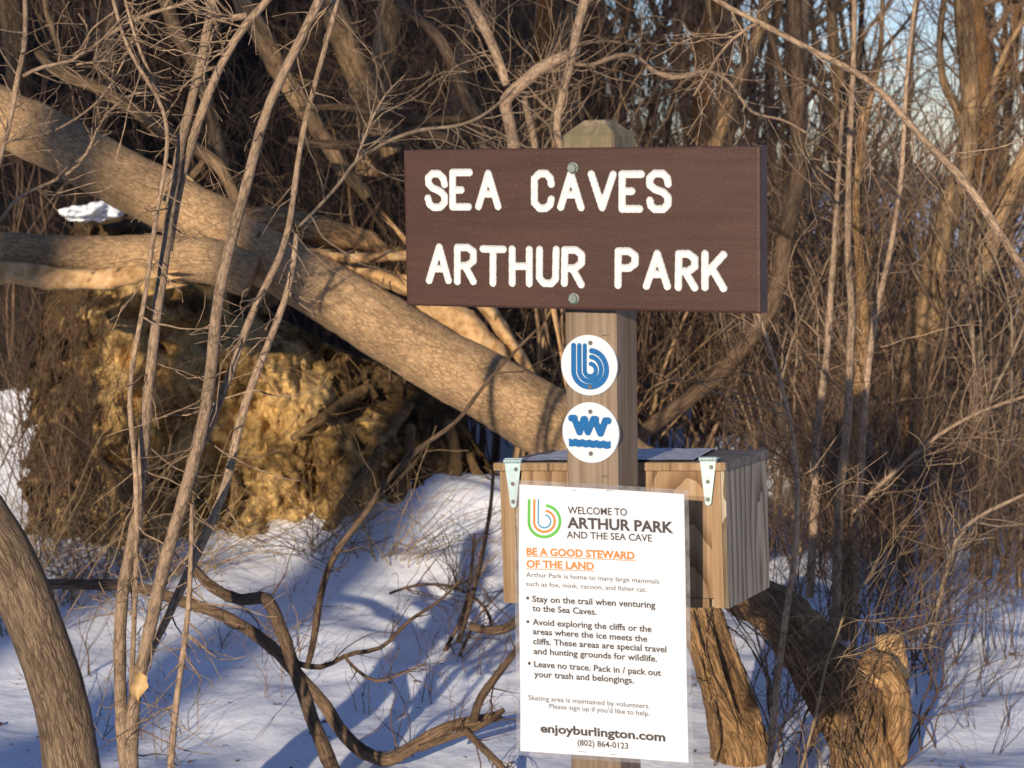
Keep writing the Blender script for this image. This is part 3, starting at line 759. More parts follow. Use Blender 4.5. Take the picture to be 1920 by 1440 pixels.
# ------------------------------------------------------------------ wooden box behind the post
def box():
    Wb, D, H = 0.3993, 0.2574, 0.2266
    t = thing("wooden_box", "weathered plywood box with hinged lid fixed behind the post", "box", M=mat4(BM, BO))
    p = MB(); p.box(0.026, Wb-0.026, 0.004, 0.016, 0.016, H); part("front_panel", p, M_PLYF, t, False)
    for x0, x1 in ((0.0, 0.0255), (Wb-0.0255, Wb)):
        s = MB(); s.box(x0, x1-(0.0 if x0 == 0 else 0.008), 0.0, 0.020, 0.0005, H); part("corner_strip", s, M_TRIM, t, False)
    s = MB(); s.box(0.026, Wb-0.034, 0.001, 0.017, 0.0, 0.0155); part("bottom_rail", s, M_TRIM, t, False)
    s = MB(); s.box(Wb-0.0075, Wb, 0.001, D, 0.0, H); part("side_panel", s, M_PLYS, t, False)
    s = MB(); s.box(0.0, 0.010, 0.0205, D, 0.0, H); part("side_panel", s, M_PLYS, t, False)
    s = MB(); s.box(0.0105, Wb-0.008, D-0.012, D, 0.0, H); part("back_panel", s, M_PLYS, t, False)
    s = MB(); s.box(0.0105, Wb-0.008, 0.0205, D-0.0125, 0.0, 0.012); part("bottom_panel", s, M_PLYS, t, False)
    s = MB(); z0, z1 = H+0.0012, H+0.0150; s.box(-0.009, Wb+0.003, -0.003, D+0.006, z0, z1)
    lid = part("lid", s, M_PLYT, t, False)
    s = MB(); s.box(-0.0085, Wb+0.0025, -0.0068, -0.0032, z0+0.0005, z1-0.0005); part("lid_edge", s, M_TRIM, lid, False)
    s = MB(); P = []
    for j in range(10):
        for i in range(24):
            x = 0.030+(Wb-0.030-0.055-0.012*j/9*3)*i/23; y = 0.006+(D-0.010)*j/9
            P.append((x, y, z1+0.0035+0.0022*mnoise.noise(Vector((x*22, y*22, 3)))))
    s.quad_grid(P, 24, 10); part("lid_cover", s, M_LIDSHEET, lid)
    s = MB(); s.box(0.12, 0.24, -0.028, -0.0015, 0.03, 0.16); part("mounting_block", s, M_TRIM, t, False)
    for pa in ([(945, 868), (978, 870), (963, 952)], [(1311, 864), (1344, 866), (1328, 948)]):
        (xa, za), (xb, zb), (xc, zc) = [on_plane(q[0], q[1], -0.008, BM, BO) for q in pa]
        y0 = -0.0088; poly = []
        w2 = 0.0055
        zt = (za+zb)/2
        tip = [(xc-w2*math.cos(math.radians(a)), zc+w2-w2*math.sin(math.radians(a))) for a in range(0, 181, 30)]
        poly = [(xb-0.0015, zt), (xa+0.0015, zt)] + [(x, z) for x, z in tip]
        poly = poly if sum((x2-x1)*(z2+z1) for (x1, z1), (x2, z2) in zip(poly, poly[1:]+poly[:1])) < 0 else poly[::-1]
        hg = MB(); hg.prism(poly, y0, y0+0.0018); ho = part("hinge", hg, M_ZINC, t, False)
        kb = MB(); nseg = 5                          # knuckle barrel in five pieces
        for k in range(nseg):
            a = xa+(xb-xa)*k/nseg; c = xa+(xb-xa)*(k+0.93)/nseg
            kb.tube([Vector((a, y0+.002, zt+.0035)), Vector((c, y0+.002, zt+.0035))], [.0042]*2, 10)
        kb.box(xa, xb, y0+.004, y0+.020, z1+0.0062, z1+0.0075)
        part("knuckle", kb, M_ZINC, ho, False)
        for f, dx in ((0.13, 0.006), (0.46, 0.0), (0.86, 0.0)):
            sc = MB(); hexhead(sc, (xa+xb)/2*(1-f)+xc*f+dx, zt+(zc-zt)*f, y0-0.0001, 0.0036, 0.0012, 12); part("screw", sc, M_SCREW, ho, False)
box()

# ------------------------------------------------------------------ fallen tree, logs, clay root plate
RG = random.Random(11)
def log_mesh(pts, Y, w, sides=48, amp=0.07, nscale=9, seed=0, flat=1.0, step=0.03, lobes=0.02, close=False):
    P, R = trace(pts, Y, w); P, R = spline(P, R, step)
    b = MB(); b.tube(P, R, sides, amp, nscale, seed, flat, True, lobes)
    return b, P, R
def slab(pts, Y, w, seed, flat=0.45, jag=0.5):
    """A torn splinter: flattened tapering piece with ragged ends."""
    P, R = trace(pts, Y, w); P, R = spline(P, R, 0.015); n = len(P)
    rg = random.Random(seed); b = MB()
    for i in range(n):
        e = min(i, n-1-i)/max(1, n*0.16)
        R[i] *= min(1.0, 0.25+0.75*e) if jag else 1.0
    b.tube(P, R, 26, 0.26, 20, seed*3.7, flat, True, 0.10)
    for _ in range(9):                              # spikes of torn fibre at both ends
        k = rg.choice((0, n-1)); d = (P[k]-P[n//2]).normalized(); st = P[k]-d*0.04 + Vector((rg.gauss(0, .3), rg.gauss(0, .2), rg.gauss(0, .3)))*R[n//2]
        q = st + d*rg.uniform(0.05, 0.11) + Vector((rg.gauss(0, .006), 0, rg.gauss(0, .006)))
        b.tube([st, (st+q)/2, q], [R[n//2]*0.22, R[n//2]*0.13, 0.0006], 5)
    return b

def fallen_tree():
    base = W(1060, 815, 7.4)
    t = thing("fallen_tree", "thick tan barked tree trunk lying slanted across the picture behind the post", "fallen tree", loc=base)
    b, P, R = log_mesh([(-170, 140), (-60, 190), (100, 266), (250, 346), (420, 436), (560, 517), (650, 571), (800, 662), (950, 748), (1060, 815), (1200, 905), (1330, 990)],
                       (8.05, 7.1), [104, 106, 108, 110, 112, 114, 116, 124, 132, 138, 138, 130], 72, 0.055, 10, 3.0, step=0.018)
    part("trunk", rebase(b, base), M_BARK, t)
    y = 7.6
    for k, (pts, Y, w, m) in enumerate((
        ([(335, 330), (370, 352), (400, 380), (440, 402), (480, 415)], 7.78, [6, 26, 32, 24, 8], M_SPLIT),
        ([(720, 556), (752, 578), (790, 605), (830, 622)], 7.46, [4, 14, 14, 5], M_SPLIT),
        ([(238, 293), (300, 318), (352, 345)], 7.86, [6, 16, 6], M_SPLIT))):
        part("peeled_strip", rebase(slab(pts, Y, w, 20+k, 0.5), base), m, t)
    for k, (pts, Y, w, m) in enumerate((
        ([(432, 398), (520, 418), (610, 438), (690, 456), (742, 478)], 7.70, [36, 78, 78, 58, 24], M_BARKO),
        ([(600, 474), (660, 484), (730, 480), (800, 478)], 7.58, [22, 34, 38, 30], M_SPLIT),
        ([(560, 492), (650, 502), (720, 522), (800, 560)], 7.70, [24, 42, 54, 42], M_SPLIT),
        ([(770, 540), (832, 585), (880, 620), (925, 662), (960, 700)], 7.60, [60, 88, 84, 66, 30], M_SPLIT),
        ([(880, 540), (918, 585), (962, 650), (1010, 715)], 7.68, [40, 54, 46, 18], M_SPLIT),
        ([(1030, 540), (1041, 600), (1050, 650), (1062, 720)], 7.66, [18, 16, 12, 8], M_SPLIT),
        ([(735, 420), (760, 450), (790, 480)], 7.75, [10, 18, 14], M_SPLIT))):
        part("torn_limb", rebase(slab(pts, Y, w, 40+k, 0.7 if k in (0, 3) else 0.55), base), m, t)
    # small raised knots and stubs
    for px, py, a in ((108, 250, 0.4), (300, 372, 0.2), (470, 470, 0.5), (705, 566, 0.3), (880, 690, -0.2)):
        s = W(px, py, 7.62); b = MB(); grow(b, s, Vector((a, -0.5, 0.8)), 0.10, 0.008, 1, RG, 6, 0.1)
        part("stub", rebase(b, base), M_TWIG, t)
fallen_tree()

def second_log():
    base = W(250, 480, 7.5)
    t = thing("split_log", "split log with bright bare wood lying level at the left edge", "log", loc=base)
    b, P, R = log_mesh([(-120, 468), (20, 472), (140, 480), (270, 480), (390, 490), (475, 520)], 7.5, [70, 72, 74, 78, 88, 80], 56, 0.07, 10, 8.0, step=0.02)
    part("bark", rebase(b, base), M_BARK, t)
    part("bare_wood", rebase(slab([(-120, 505), (20, 512), (110, 524), (200, 524), (260, 514), (330, 520)], 7.38, [46, 54, 50, 44, 40, 10], 77, 0.8), base), M_SPLIT, t)
second_log()

def root_plate():
    base = W(480, 1060, 8.9)
    t = thing("root_plate", "ochre clay root plate upturned under the fallen trunk", "root plate", loc=base)
    xs_ = [50, 90, 150, 250, 330, 400, 470, 520, 560, 640, 700, 800, 870, 935]
    top = [720, 520, 402, 400, 425, 500, 560, 600, 620, 660, 680, 740, 800, 900]
    bot = [1000, 1062, 1066, 1066, 1076, 1070, 1064, 1022, 996, 1003, 1045, 1056, 1100, 1120]
    nu, nv = 230, 120; P = []; Bk = []
    for j in range(nv):
        v = j/(nv-1)
        for i in range(nu):
            u = i/(nu-1); px = 50+885*u
            px += 46*(mnoise.noise(Vector((v*4, 3, 1)))+0.6*mnoise.noise(Vector((v*13, 3, 7))))*max(0, 1-6*min(u, 1-u))
            yb, yt = np.interp(px, xs_, bot)+12, np.interp(px, xs_, top)
            py = yb+(yt-yb)*v
            q = Vector((px*0.006, py*0.006, 0))
            edge = min(1.0, 6*min(u, 1-u)) * min(1, 9*(1-v))
            dep = 8.95 + 0.25*v - 0.42*edge*math.sin(math.pi*min(1, 0.25+0.75*v))
            dep += 0.16*mnoise.noise(q*4.1+Vector((0, 9, 2)))*(1-smooth(260, 400, px)); dep += 0.20*mnoise.noise(q*1.1) + 0.13*mnoise.noise(q*2.7+Vector((7, 0, 0))) + 0.09*abs(mnoise.noise(q*5.5)) + 0.028*mnoise.noise(q*13) + 0.010*mnoise.noise(q*31)
            cv = mnoise.cell_vector(q*7.0+Vector((mnoise.noise(q*9), mnoise.noise(q*9+Vector((4, 4, 4))), 0))*0.5); dep += 0.04*(cv.x-0.5); cw = mnoise.cell_vector(q*17.0+Vector((mnoise.noise(q*21), mnoise.noise(q*21+Vector((4, 4, 4))), 0))*0.6); dep += 0.010*(cw.x-0.5)
            dep += 0.07*abs(mnoise.noise(Vector((px*0.035, py*0.006, 5))))*(1.2 if px > 560 else 0.7)
            if px > 600: dep += 0.18*smooth(600, 720, px)
            w = W(px, py, float(dep)); P.append((w.x, w.y, w.z)); Bk.append((w.x, float(dep)+0.12+0.5*edge, w.z))
    b = MB(); b.quad_grid(P, nu, nv)
    k = len(b.v); b.v.extend(Bk)
    for j in range(nv-1):
        for i in range(nu-1): a = k+j*nu+i; b.f.append((a, a+nu, a+nu+1, a+1))
    def side(a0, a1): b.f.append((a0, a1, a1+k, a0+k))
    for i in range(nu-1): side(i+1, i); side((nv-1)*nu+i, (nv-1)*nu+i+1)
    for j in range(nv-1): side(j*nu, (j+1)*nu); side((j+1)*nu+nu-1, j*nu+nu-1)
    b.uv = []
    cm = rebase(b, base).mesh("clay_mass", M_CLAY); sv = []
    for kk in range(2):
        for j in range(nv):
            for i in range(nu):
                px = 50+885*i/(nu-1); v = j/(nv-1)
                sv.append(float(np.clip((1-smooth(170, 290, px))*0.62 + 0.50*smooth(600, 760, px) + 0.55*smooth(0.70, 0.95, v), 0, 1)))
    sa = cm.attributes.new("topsoil", 'FLOAT', 'POINT'); sa.data.foreach_set("value", np.array(sv, dtype=np.float32))
    part("clay_mass", cm, M_CLAY, t)
    rg = random.Random(5)
    def ysurf(px, py): return P[int(np.clip((px-50)/885, 0, 1)*(nu-1)) + nu*int(np.clip((np.interp(px, xs_, bot)-py)/(np.interp(px, xs_, bot)-np.interp(px, xs_, top)), 0, 0.999)*(nv-1))][1]
    big = [([(548, 822), (600, 788), (650, 752), (690, 728), (706, 745)], [14, 20, 24, 22, 12]), ([(600, 1010), (660, 930), (705, 860), (740, 800), (770, 760)], [22, 26, 24, 20, 14]),
           ([(700, 1040), (735, 960), (760, 880), (770, 800)], [34, 36, 30, 18]), ([(800, 1050), (820, 960), (850, 880), (840, 790)], [40, 44, 36, 22]), ([(870, 1090), (892, 1000), (905, 930), (880, 850)], [36, 38, 26, 16]),
           ([(410, 1050), (450, 1035), (490, 1010), (508, 1000)], [26, 40, 44, 30]), ([(430, 880), (440, 905), (436, 950), (420, 990)], [12, 16, 16, 10]), ([(190, 860), (260, 900), (330, 930), (390, 990)], [12, 14, 14, 9]),
           ([(120, 760), (180, 850), (230, 930), (250, 1010)], [10, 14, 12, 8])]
    for pts, w in big:
        rb = MB(); Q = [(x, y, ysurf(x, y)-0.05-0.05*rg.random()) for x, y in pts]
        PP, RR = trace(Q, 8.5, w); PP, RR = spline(PP, RR, 0.03); rb.tube(PP, RR, 14, 0.25, 18, rg.random()*9, 1.0, True)
        twigs_on(rb, PP, RR, rg, 5, (0.06, 0.25), 1, 0.004, -0.05)
        part("root", rebase(rb, base), M_ROOT, t)
    fb = MB()                                       # hair of fine hanging rootlets over the face
    for _ in range(380):
        px = rg.uniform(70, 920) if rg.random() < 0.6 else rg.uniform(540, 920); lo, hi = np.interp(px, xs_, bot), np.interp(px, xs_, top)
        py = rg.uniform(hi+10, lo-60) if px < 540 else rg.uniform(hi-5, lo-40)
        s = W(px, py, ysurf(px, py)-0.015); d = Vector((rg.gauss(0, .5), -0.25, -1 if px > 540 else rg.gauss(-0.3, .7)))
        grow(fb, s, d, rg.uniform(0.06, 0.32), rg.uniform(.0012, .0034), 1, rg, 3, 0.22, -0.05, 6)
    tag(part("rootlets", rebase(fb, base), M_ROOT, t), kind="stuff")
root_plate()

q_ = W(182, 397, 8.75); sb = MB()
for j in range(31):
    th = math.pi*j/30
    for i in range(72):
        a = 2*math.pi*i/72; d = Vector((0.130*math.sin(th)*math.cos(a), 0.20*math.sin(th)*math.sin(a), 0.034*math.cos(th)))
        k = 1 + 0.55*mnoise.noise(Vector((d.x*26, d.y*22, d.z*24+4))) + 0.16*mnoise.noise(Vector((d.x*70, d.y*70, d.z*70))) + 0.04*mnoise.noise(Vector((d.x*190, d.y*190, d.z*190)))
        sb.v.append((q_.x+d.x*k, q_.y+d.y*k, q_.z+d.z*k-0.11*d.x+0.02*math.sin(d.x*14)))
for j in range(30):
    for i in range(72): i2 = (i+1) % 72; sb.f.append((j*72+i, (j+1)*72+i, (j+1)*72+i2, j*72+i2))
solo("snow_patch", sb, M_GROUND, "small strip of bright snow lying on the bank under the fallen trunk", "snow", loc=q_)
def right_logs():
    base = on_ground(1385, 1400)
    t = thing("broken_log", "upright orange brown broken log standing in snow under the box", "log", loc=base)
    b, P, R = log_mesh([(1285, 1090, 5.95), (1313, 1150, 5.92), (1338, 1230, 5.88), (1362, 1310, 5.84), (1382, 1372, 5.82), (1388, 1420, 5.80), (1392, 1500, 5.78)], 5.9, [66, 74, 82, 94, 104, 112, 118], 72, 0.16, 11, 4.0, step=0.010, lobes=0.07)
    part("trunk", rebase(b, base), M_BARKO, t)
    for k, (pts, w) in enumerate((([(1352, 1160), (1385, 1245), (1418, 1330), (1432, 1390)], [8, 14, 16, 10]), ([(1300, 1180), (1318, 1260), (1335, 1330)], [6, 12, 6]), ([(1338, 1330), (1346, 1385), (1340, 1425)], [10, 18, 14]), ([(1318, 1165), (1352, 1262), (1384, 1352)], [6, 13, 8]), ([(1375, 1215), (1402, 1290), (1420, 1372)], [10, 18, 10]), ([(1290, 1120), (1302, 1180), (1330, 1260)], [10, 16, 8]))):
        part("bark_ridge", rebase(slab(pts, (5.76, 5.80, 5.72, 5.72, 5.78, 5.80)[k], w, 60+k, 0.7), base), M_BARKO, t)
    base = on_ground(1620, 1436)
    t = thing("gnarled_log", "gnarled furrowed log curving down to the right of the box with hollow flap", "log", loc=base)
    b, P, R = log_mesh([(1350, 1080, 6.6), (1402, 1118, 6.35), (1452, 1142, 6.15), (1500, 1192, 5.98), (1545, 1262, 5.86), (1588, 1330, 5.75), (1616, 1390, 5.68), (1626, 1470, 5.6), (1630, 1560, 5.6)], 6,
                       [80, 84, 92, 112, 118, 120, 126, 132, 138], 80, 0.17, 10, 6.0, step=0.010, lobes=0.07)
    part("trunk", rebase(b, base), M_BARKO, t)
    fl, _, _ = log_mesh([(1618, 1232), (1650, 1256), (1672, 1290), (1682, 1340), (1686, 1390), (1694, 1436)], 5.60, [34, 58, 62, 52, 38, 10], 40, 0.22, 14, 3.3, step=0.01, lobes=0.06)
    part("hollow_flap", rebase(fl, base), M_BARKO, t)
    part("knot", rebase(slab([(1636, 1266), (1650, 1278), (1662, 1290)], 5.58, [22, 34, 24], 67, 0.8), base), M_SPLIT, t)
    for k, (pts, Y) in enumerate((([(1476, 1205), (1488, 1255), (1508, 1285)], 5.86), ([(1510, 1410), (1530, 1372), (1556, 1336)], 5.66), ([(1440, 1110), (1490, 1140), (1540, 1200)], 5.98),
                            ([(1560, 1240), (1595, 1300), (1612, 1360)], 5.64), ([(1590, 1330), (1604, 1400), (1606, 1450)], 5.55), ([(1648, 1330), (1650, 1390), (1646, 1440)], 5.58))):
        part("bark_ridge", rebase(slab(pts, Y, [10, 22, 12], 68+k, 0.7), base), M_BARKO if k != 2 else M_VINE, t)
    g = on_ground(1662, 1262); 
    b, P, R = log_mesh([(1676, 1268, 5.8), (1673, 1240, 5.8), (1671, 1220, 5.8), (1667, 1190, 5.8)], 5.8, [62, 58, 54, 52], 40, 0.10, 14, 9, step=0.01)
    solo("cut_stump", b, M_SPLIT, "small pale cut stump beside the gnarled log", "stump", loc=(P[0].x, P[0].y, P[0].z))
right_logs()

# ------------------------------------------------------------------ traced stems and branches
def stems_thing(name, label, cat, stems, mat, base, twig=(14, (0.08, 0.35)), group=None, seed=1, side_mat=None, sides=12, pname="stem"):
    t = thing(name, label, cat, loc=base, group=group); rg = random.Random(seed)
    for pts, Y, w in stems:
        b = MB(); P, R = trace(pts, Y, w); P, R = spline(P, R, 0.025)
        for _ in range(12 if pname == 'stem' else 2): P = [P[0]] + [P[i]*0.5 + (P[i-1]+P[i+1])*0.25 for i in range(1, len(P)-1)] + [P[-1]]
        R = [r*(1+0.22*max(0, mnoise.noise(Vector((i*0.31, r*900, seed)))-0.15)) for i, r in enumerate(R)]
        b.tube(P, R, sides, 0.15, 34, rg.random()*20)
        twigs_on(b, P, R, rg, int(twig[0]*0.7), twig[1], 1, 0.0026, 0.03); twigs_on(b, P, R, rg, int(twig[0]*0.9), (twig[1][0]*0.6, twig[1][1]*0.75), 1, 0.0014, 0.02, 10, 0.15)
        part(pname, rebase(b, base), mat, t)
    return t

A_ = [(400, -30), (399, 0), (397, 33), (383, 93), (367, 160), (343, 253), (328, 320), (317, 400), (312, 480), (302, 530), (293, 590), (282, 697), (273, 780), (267, 880), (261, 960), (240, 1047), (230, 1093), (223, 1193), (226, 1293), (227, 1360), (236, 1440), (246, 1530)]
B_ = [(520, -20), (500, 10), (463, 27), (447, 50), (420, 100), (400, 150), (377, 213), (353, 283), (338, 333), (325, 400), (315, 470)]
C_ = [(612, -30), (600, 0), (567, 67), (530, 140), (500, 200), (480, 267), (467, 333), (447, 400), (427, 480), (408, 547), (400, 647), (397, 713), (383, 797), (360, 873), (341, 960), (307, 1040), (293, 1127), (277, 1210), (263, 1243), (253, 1293), (243, 1360), (248, 1440), (252, 1530)]
D_ = [(640, -30), (633, 0), (600, 127), (573, 217), (560, 283), (550, 367), (546, 430), (535, 480), (483, 557), (457, 620), (437, 697), (413, 747), (390, 813), (363, 867)]
E_ = [(556, 440), (553, 480), (547, 547), (520, 597), (493, 673), (467, 730), (447, 797), (430, 880), (437, 907), (425, 935), (407, 960), (377, 1013), (347, 1093), (320, 1147), (293, 1200), (267, 1250)]
F_ = [(208, -20), (213, 0), (230, 83), (257, 130), (283, 163), (320, 193), (321, 250), (307, 333), (290, 413), (283, 480), (267, 593), (247, 680), (238, 770), (253, 833), (257, 960), (255, 1080), (250, 1200), (245, 1330)]
F2 = [(230, -20), (233, 0), (253, 77), (287, 157), (300, 178)]
G_ = [(360, 940), (357, 1090), (353, 1160), (333, 1293), (323, 1377), (319, 1450), (316, 1530)]
AB = [(463, 30), (430, 28), (406, 37), (395, 40)]
gb_ = W(245, 1530, 4.44)
stems_thing("leaning_shrub", "tall many stemmed grey brown shrub fanning up at the left of the fallen trunk", "shrub",
    [(A_, (4.95, 4.45), [17, 18, 19, 20, 22, 24, 27]), (B_, (4.85, 4.83), [13, 15, 17, 18]), (C_, (4.6, 4.42), [15, 18, 21, 25, 24, 27]), (D_, (4.66, 4.56), [8, 11, 14, 16]),
     (E_, (5.0, 4.5), [10, 14, 17, 18, 16]), (F_, (4.9, 4.5), [7, 8, 10, 10]), (F2, (4.88, 4.87), [6, 7]), (G_, (4.5, 4.38), [8, 12, 14]), (AB, 4.88, [13, 12])],
    M_STEM, gb_, (17, (0.05, 0.26)), seed=3)

wb = W(150, 1560, 4.3)
b, P, R = log_mesh([(-125, 820), (-75, 900), (-35, 965), (14, 1050), (57, 1150), (92, 1243), (116, 1327), (134, 1440), (146, 1560)], 4.55, [88, 94, 100, 106, 104, 102, 102, 108, 122], 72, 0.035, 14, 2.0, step=0.012)
solo("foreground_tree", b, M_BARKW, "thick furrowed trunk curving into the bottom left corner", "tree", loc=wb)

def branchy(name, label, cat, stems, mat, twig=(10, (0.06, 0.3)), seed=1, sides=10, group=None):
    P0 = W(*stems[0][0][0][:2], stems[0][1] if not isinstance(stems[0][1], tuple) else stems[0][1][0])
    return stems_thing(name, label, cat, stems, mat, P0, twig, group, seed, sides=sides, pname="limb")

branchy("edge_sapling", "thin upright sapling with hooked side branches at the left picture edge", "sapling",
    [([(-10, 330), (7, 273), (23, 207), (33, 143), (47, 83), (47, 0), (46, -30)], 5.3, [10, 9]),
     ([(43, 143), (77, 123), (107, 117), (143, 122), (163, 103), (173, 67), (170, 43), (147, 25)], 5.3, [7, 6, 3]), ([(143, 121), (175, 116), (204, 113)], 5.3, [5, 3])], M_STEM, (10, (0.05, 0.25)), 4)
branchy("drooping_branch", "long bare twig arching over the fallen trunk near the left edge", "branch",
    [([(0, 413), (33, 370), (83, 347), (133, 323), (167, 287), (177, 247), (200, 213), (233, 183), (277, 167), (320, 190)], 5.6, [6, 6, 5, 4]),
     ([(20, 263), (83, 253), (143, 223), (187, 187), (220, 140), (253, 67), (280, 30)], 5.5, [5, 4, 2]), ([(177, 83), (213, 60), (283, 23), (350, 7), (420, -30)], 5.7, [6, 7, 6])], M_STEM, (12, (0.05, 0.25)), 5)
branchy("pale_branch", "long pale twig sweeping up from the fallen trunk towards the top of the post", "branch",
    [([(560, 425), (600, 385), (640, 340), (667, 303), (723, 267), (790, 243), (853, 237), (900, 220), (940, 190), (965, 165)], (6.9, 6.2), [5, 6, 7, 6, 5]),
     ([(667, 303), (690, 240), (720, 180), (760, 140)], 6.6, [4, 2])], M_TWIGL, (16, (0.08, 0.4)), 6, 8)
branchy("young_tree", "forked young tree with bent limbs rising just left of the post top", "tree",
    [([(975, 400), (968, 330), (963, 273), (953, 217), (943, 187), (973, 163), (1007, 133), (1040, 110), (1067, 103)], 7.3, [22, 22, 24, 22, 26, 24, 20]),
     ([(950, 160), (933, 107), (907, 50), (880, 0), (868, -30)], 7.3, [16, 20, 20]), ([(1010, 400), (1003, 273), (993, 227), (980, 175)], 7.35, [14, 14, 12])], M_STEM, (16, (0.1, 0.5)), 7)
branchy("crooked_tree", "crooked slim tree standing behind the left corner of the post top", "tree",
    [([(1062, 330), (1050, 273), (1042, 233), (1060, 160), (1070, 117), (1083, 50), (1097, 0), (1105, -40)], 6.6, [14, 15, 17, 22]),
     ([(1070, 117), (1103, 125), (1140, 110), (1187, 100), (1223, 133), (1273, 147), (1313, 133), (1343, 137), (1370, 157), (1397, 197), (1423, 217), (1467, 223), (1513, 250)], (6.6, 5.8), [8, 9, 9, 7, 6, 4])], M_STEM, (16, (0.1, 0.45)), 8)
branchy("arching_branch", "long pale arching branch falling to the right edge past the sign", "branch",
    [([(1300, -30), (1353, 7), (1423, 42), (1480, 72), (1547, 107), (1600, 133), (1640, 160), (1680, 203), (1723, 253), (1763, 293), (1800, 330), (1840, 383), (1873, 437), (1903, 480), (1950, 560)], (5.6, 5.0), [8, 11, 13, 15, 16]),
     ([(1423, 42), (1395, 55), (1360, 85), (1330, 130), (1300, 180)], 5.5, [6, 5, 3]), ([(1500, 80), (1545, 115), (1590, 170), (1625, 220)], 5.4, [4, 2])], M_STEM, (14, (0.06, 0.3)), 9)
branchy("forked_tree", "forked tan barked tree at the right with a limb reaching the picture edge", "tree",
    [([(1600, 1080), (1640, 990), (1667, 860), (1693, 763), (1720, 680), (1740, 613), (1750, 547), (1757, 480), (1779, 400), (1801, 333), (1815, 267), (1819, 167), (1810, 67), (1800, -40)], 9.2, [78, 64, 58, 54, 52, 44, 40, 38, 36, 32]),
     ([(1735, 620), (1775, 572), (1813, 530), (1848, 487), (1865, 420), (1895, 350), (1930, 285), (1970, 200)], 9.1, [44, 42, 38, 36, 34]),
     ([(1805, 240), (1790, 197), (1770, 160), (1762, 80), (1770, 0)], 9.2, [14, 14, 11]), ([(1815, 240), (1850, 190), (1875, 120), (1905, 60), (1950, 0)], 9.2, [12, 12, 10])], M_TREE, (18, (0.2, 0.8)), 10, 20)
branchy("rusty_tree", "rust coloured trunk, bark darkened for shade, just right of the sign bending behind it", "tree",
    [([(1180, 830), (1240, 785), (1300, 742), (1350, 700), (1400, 645), (1440, 585), (1462, 520), (1472, 450), (1490, 370), (1500, 300), (1495, 233), (1497, 167), (1492, 80), (1490, -40)], 8.8, [30, 30, 32, 34, 32, 30, 28, 28, 26]),
     ([(1490, 240), (1470, 170), (1455, 100), (1430, 20), (1420, -30)], 8.8, [14, 11, 9])], M_VINE, (14, (0.15, 0.7)), 11, 18)  # darker vine bark puts the shade on this trunk into its colour
branchy("slim_grey_tree", "slim straight brown tree standing between the rusty trunk and the forked tree", "tree",
    [([(1600, 960), (1590, 800), (1582, 640), (1577, 480), (1580, 333), (1572, 233), (1573, 167), (1563, 83), (1557, -40)], 10.5, [30, 27, 26, 24, 20]), ([(1577, 420), (1610, 330), (1625, 220), (1650, 100), (1655, -20)], 10.5, [13, 12, 8])], M_TREE, (14, (0.2, 0.8)), 12, 16)
branchy("slanting_tree", "slanting brown trunk rising behind the right half of the sign", "tree",
    [([(1290, 420), (1343, 267), (1367, 187), (1400, 120), (1425, 50), (1445, -40)], 9.6, [32, 28, 25, 22]), ([(1390, 140), (1350, 90), (1330, 20), (1320, -30)], 9.6, [11, 9])], M_TREE, (12, (0.2, 0.7)), 13, 16)
branchy("leaning_tree", "thick leaning tan limb high on the left behind the shrub stems", "tree",
    [([(440, -40), (462, 20), (493, 70), (520, 127), (552, 175), (600, 250), (640, 310), (690, 370)], 9.2, [34, 38, 38, 30, 22]),
     ([(305, -20), (330, 60), (367, 120), (390, 190), (415, 290), (432, 360)], 9.3, [26, 24, 18]), ([(360, 330), (385, 300), (400, 240)], 9.3, [14, 10])], M_TREE, (14, (0.2, 0.8)), 14, 18)
branchy("sloping_limb", "brown sloping limb lying above the fallen trunk on the left", "branch",
    [([(70, 95), (100, 130), (187, 167), (267, 217), (333, 260), (400, 300), (433, 350), (450, 400)], 8.6, [16, 22, 24, 24, 22, 18]), ([(130, 150), (110, 90), (90, 30), (80, -20)], 8.7, [12, 10])], M_TREE, (12, (0.15, 0.7)), 15, 14)
branchy("broad_tree", "dark broad trunk with a pale snag beside it above the sign's left corner", "tree",
    [([(690, 330), (700, 250), (708, 160), (722, 80), (735, -40)], 10.2, [52, 46, 44, 40]), ([(610, -30), (640, 60), (675, 150), (705, 220), (735, 290)], 9.6, [42, 50, 50, 40])], M_TREE, (12, (0.2, 0.8)), 16, 18)
branchy("orange_limb", "bent orange brown limb behind the young tree above the sign", "tree",
    [([(740, 0), (783, 33), (827, 77), (853, 133), (873, 187), (893, 213), (912, 290), (930, 380)], 8.8, [16, 22, 24, 22]), ([(560, 205), (640, 200), (720, 216), (800, 225), (880, 222)], 8.9, [10, 15, 14]), ([(540, 262), (620, 272), (700, 266), (780, 246), (840, 262)], 8.7, [14, 20, 18])], M_VINE, (14, (0.15, 0.6)), 17, 16)

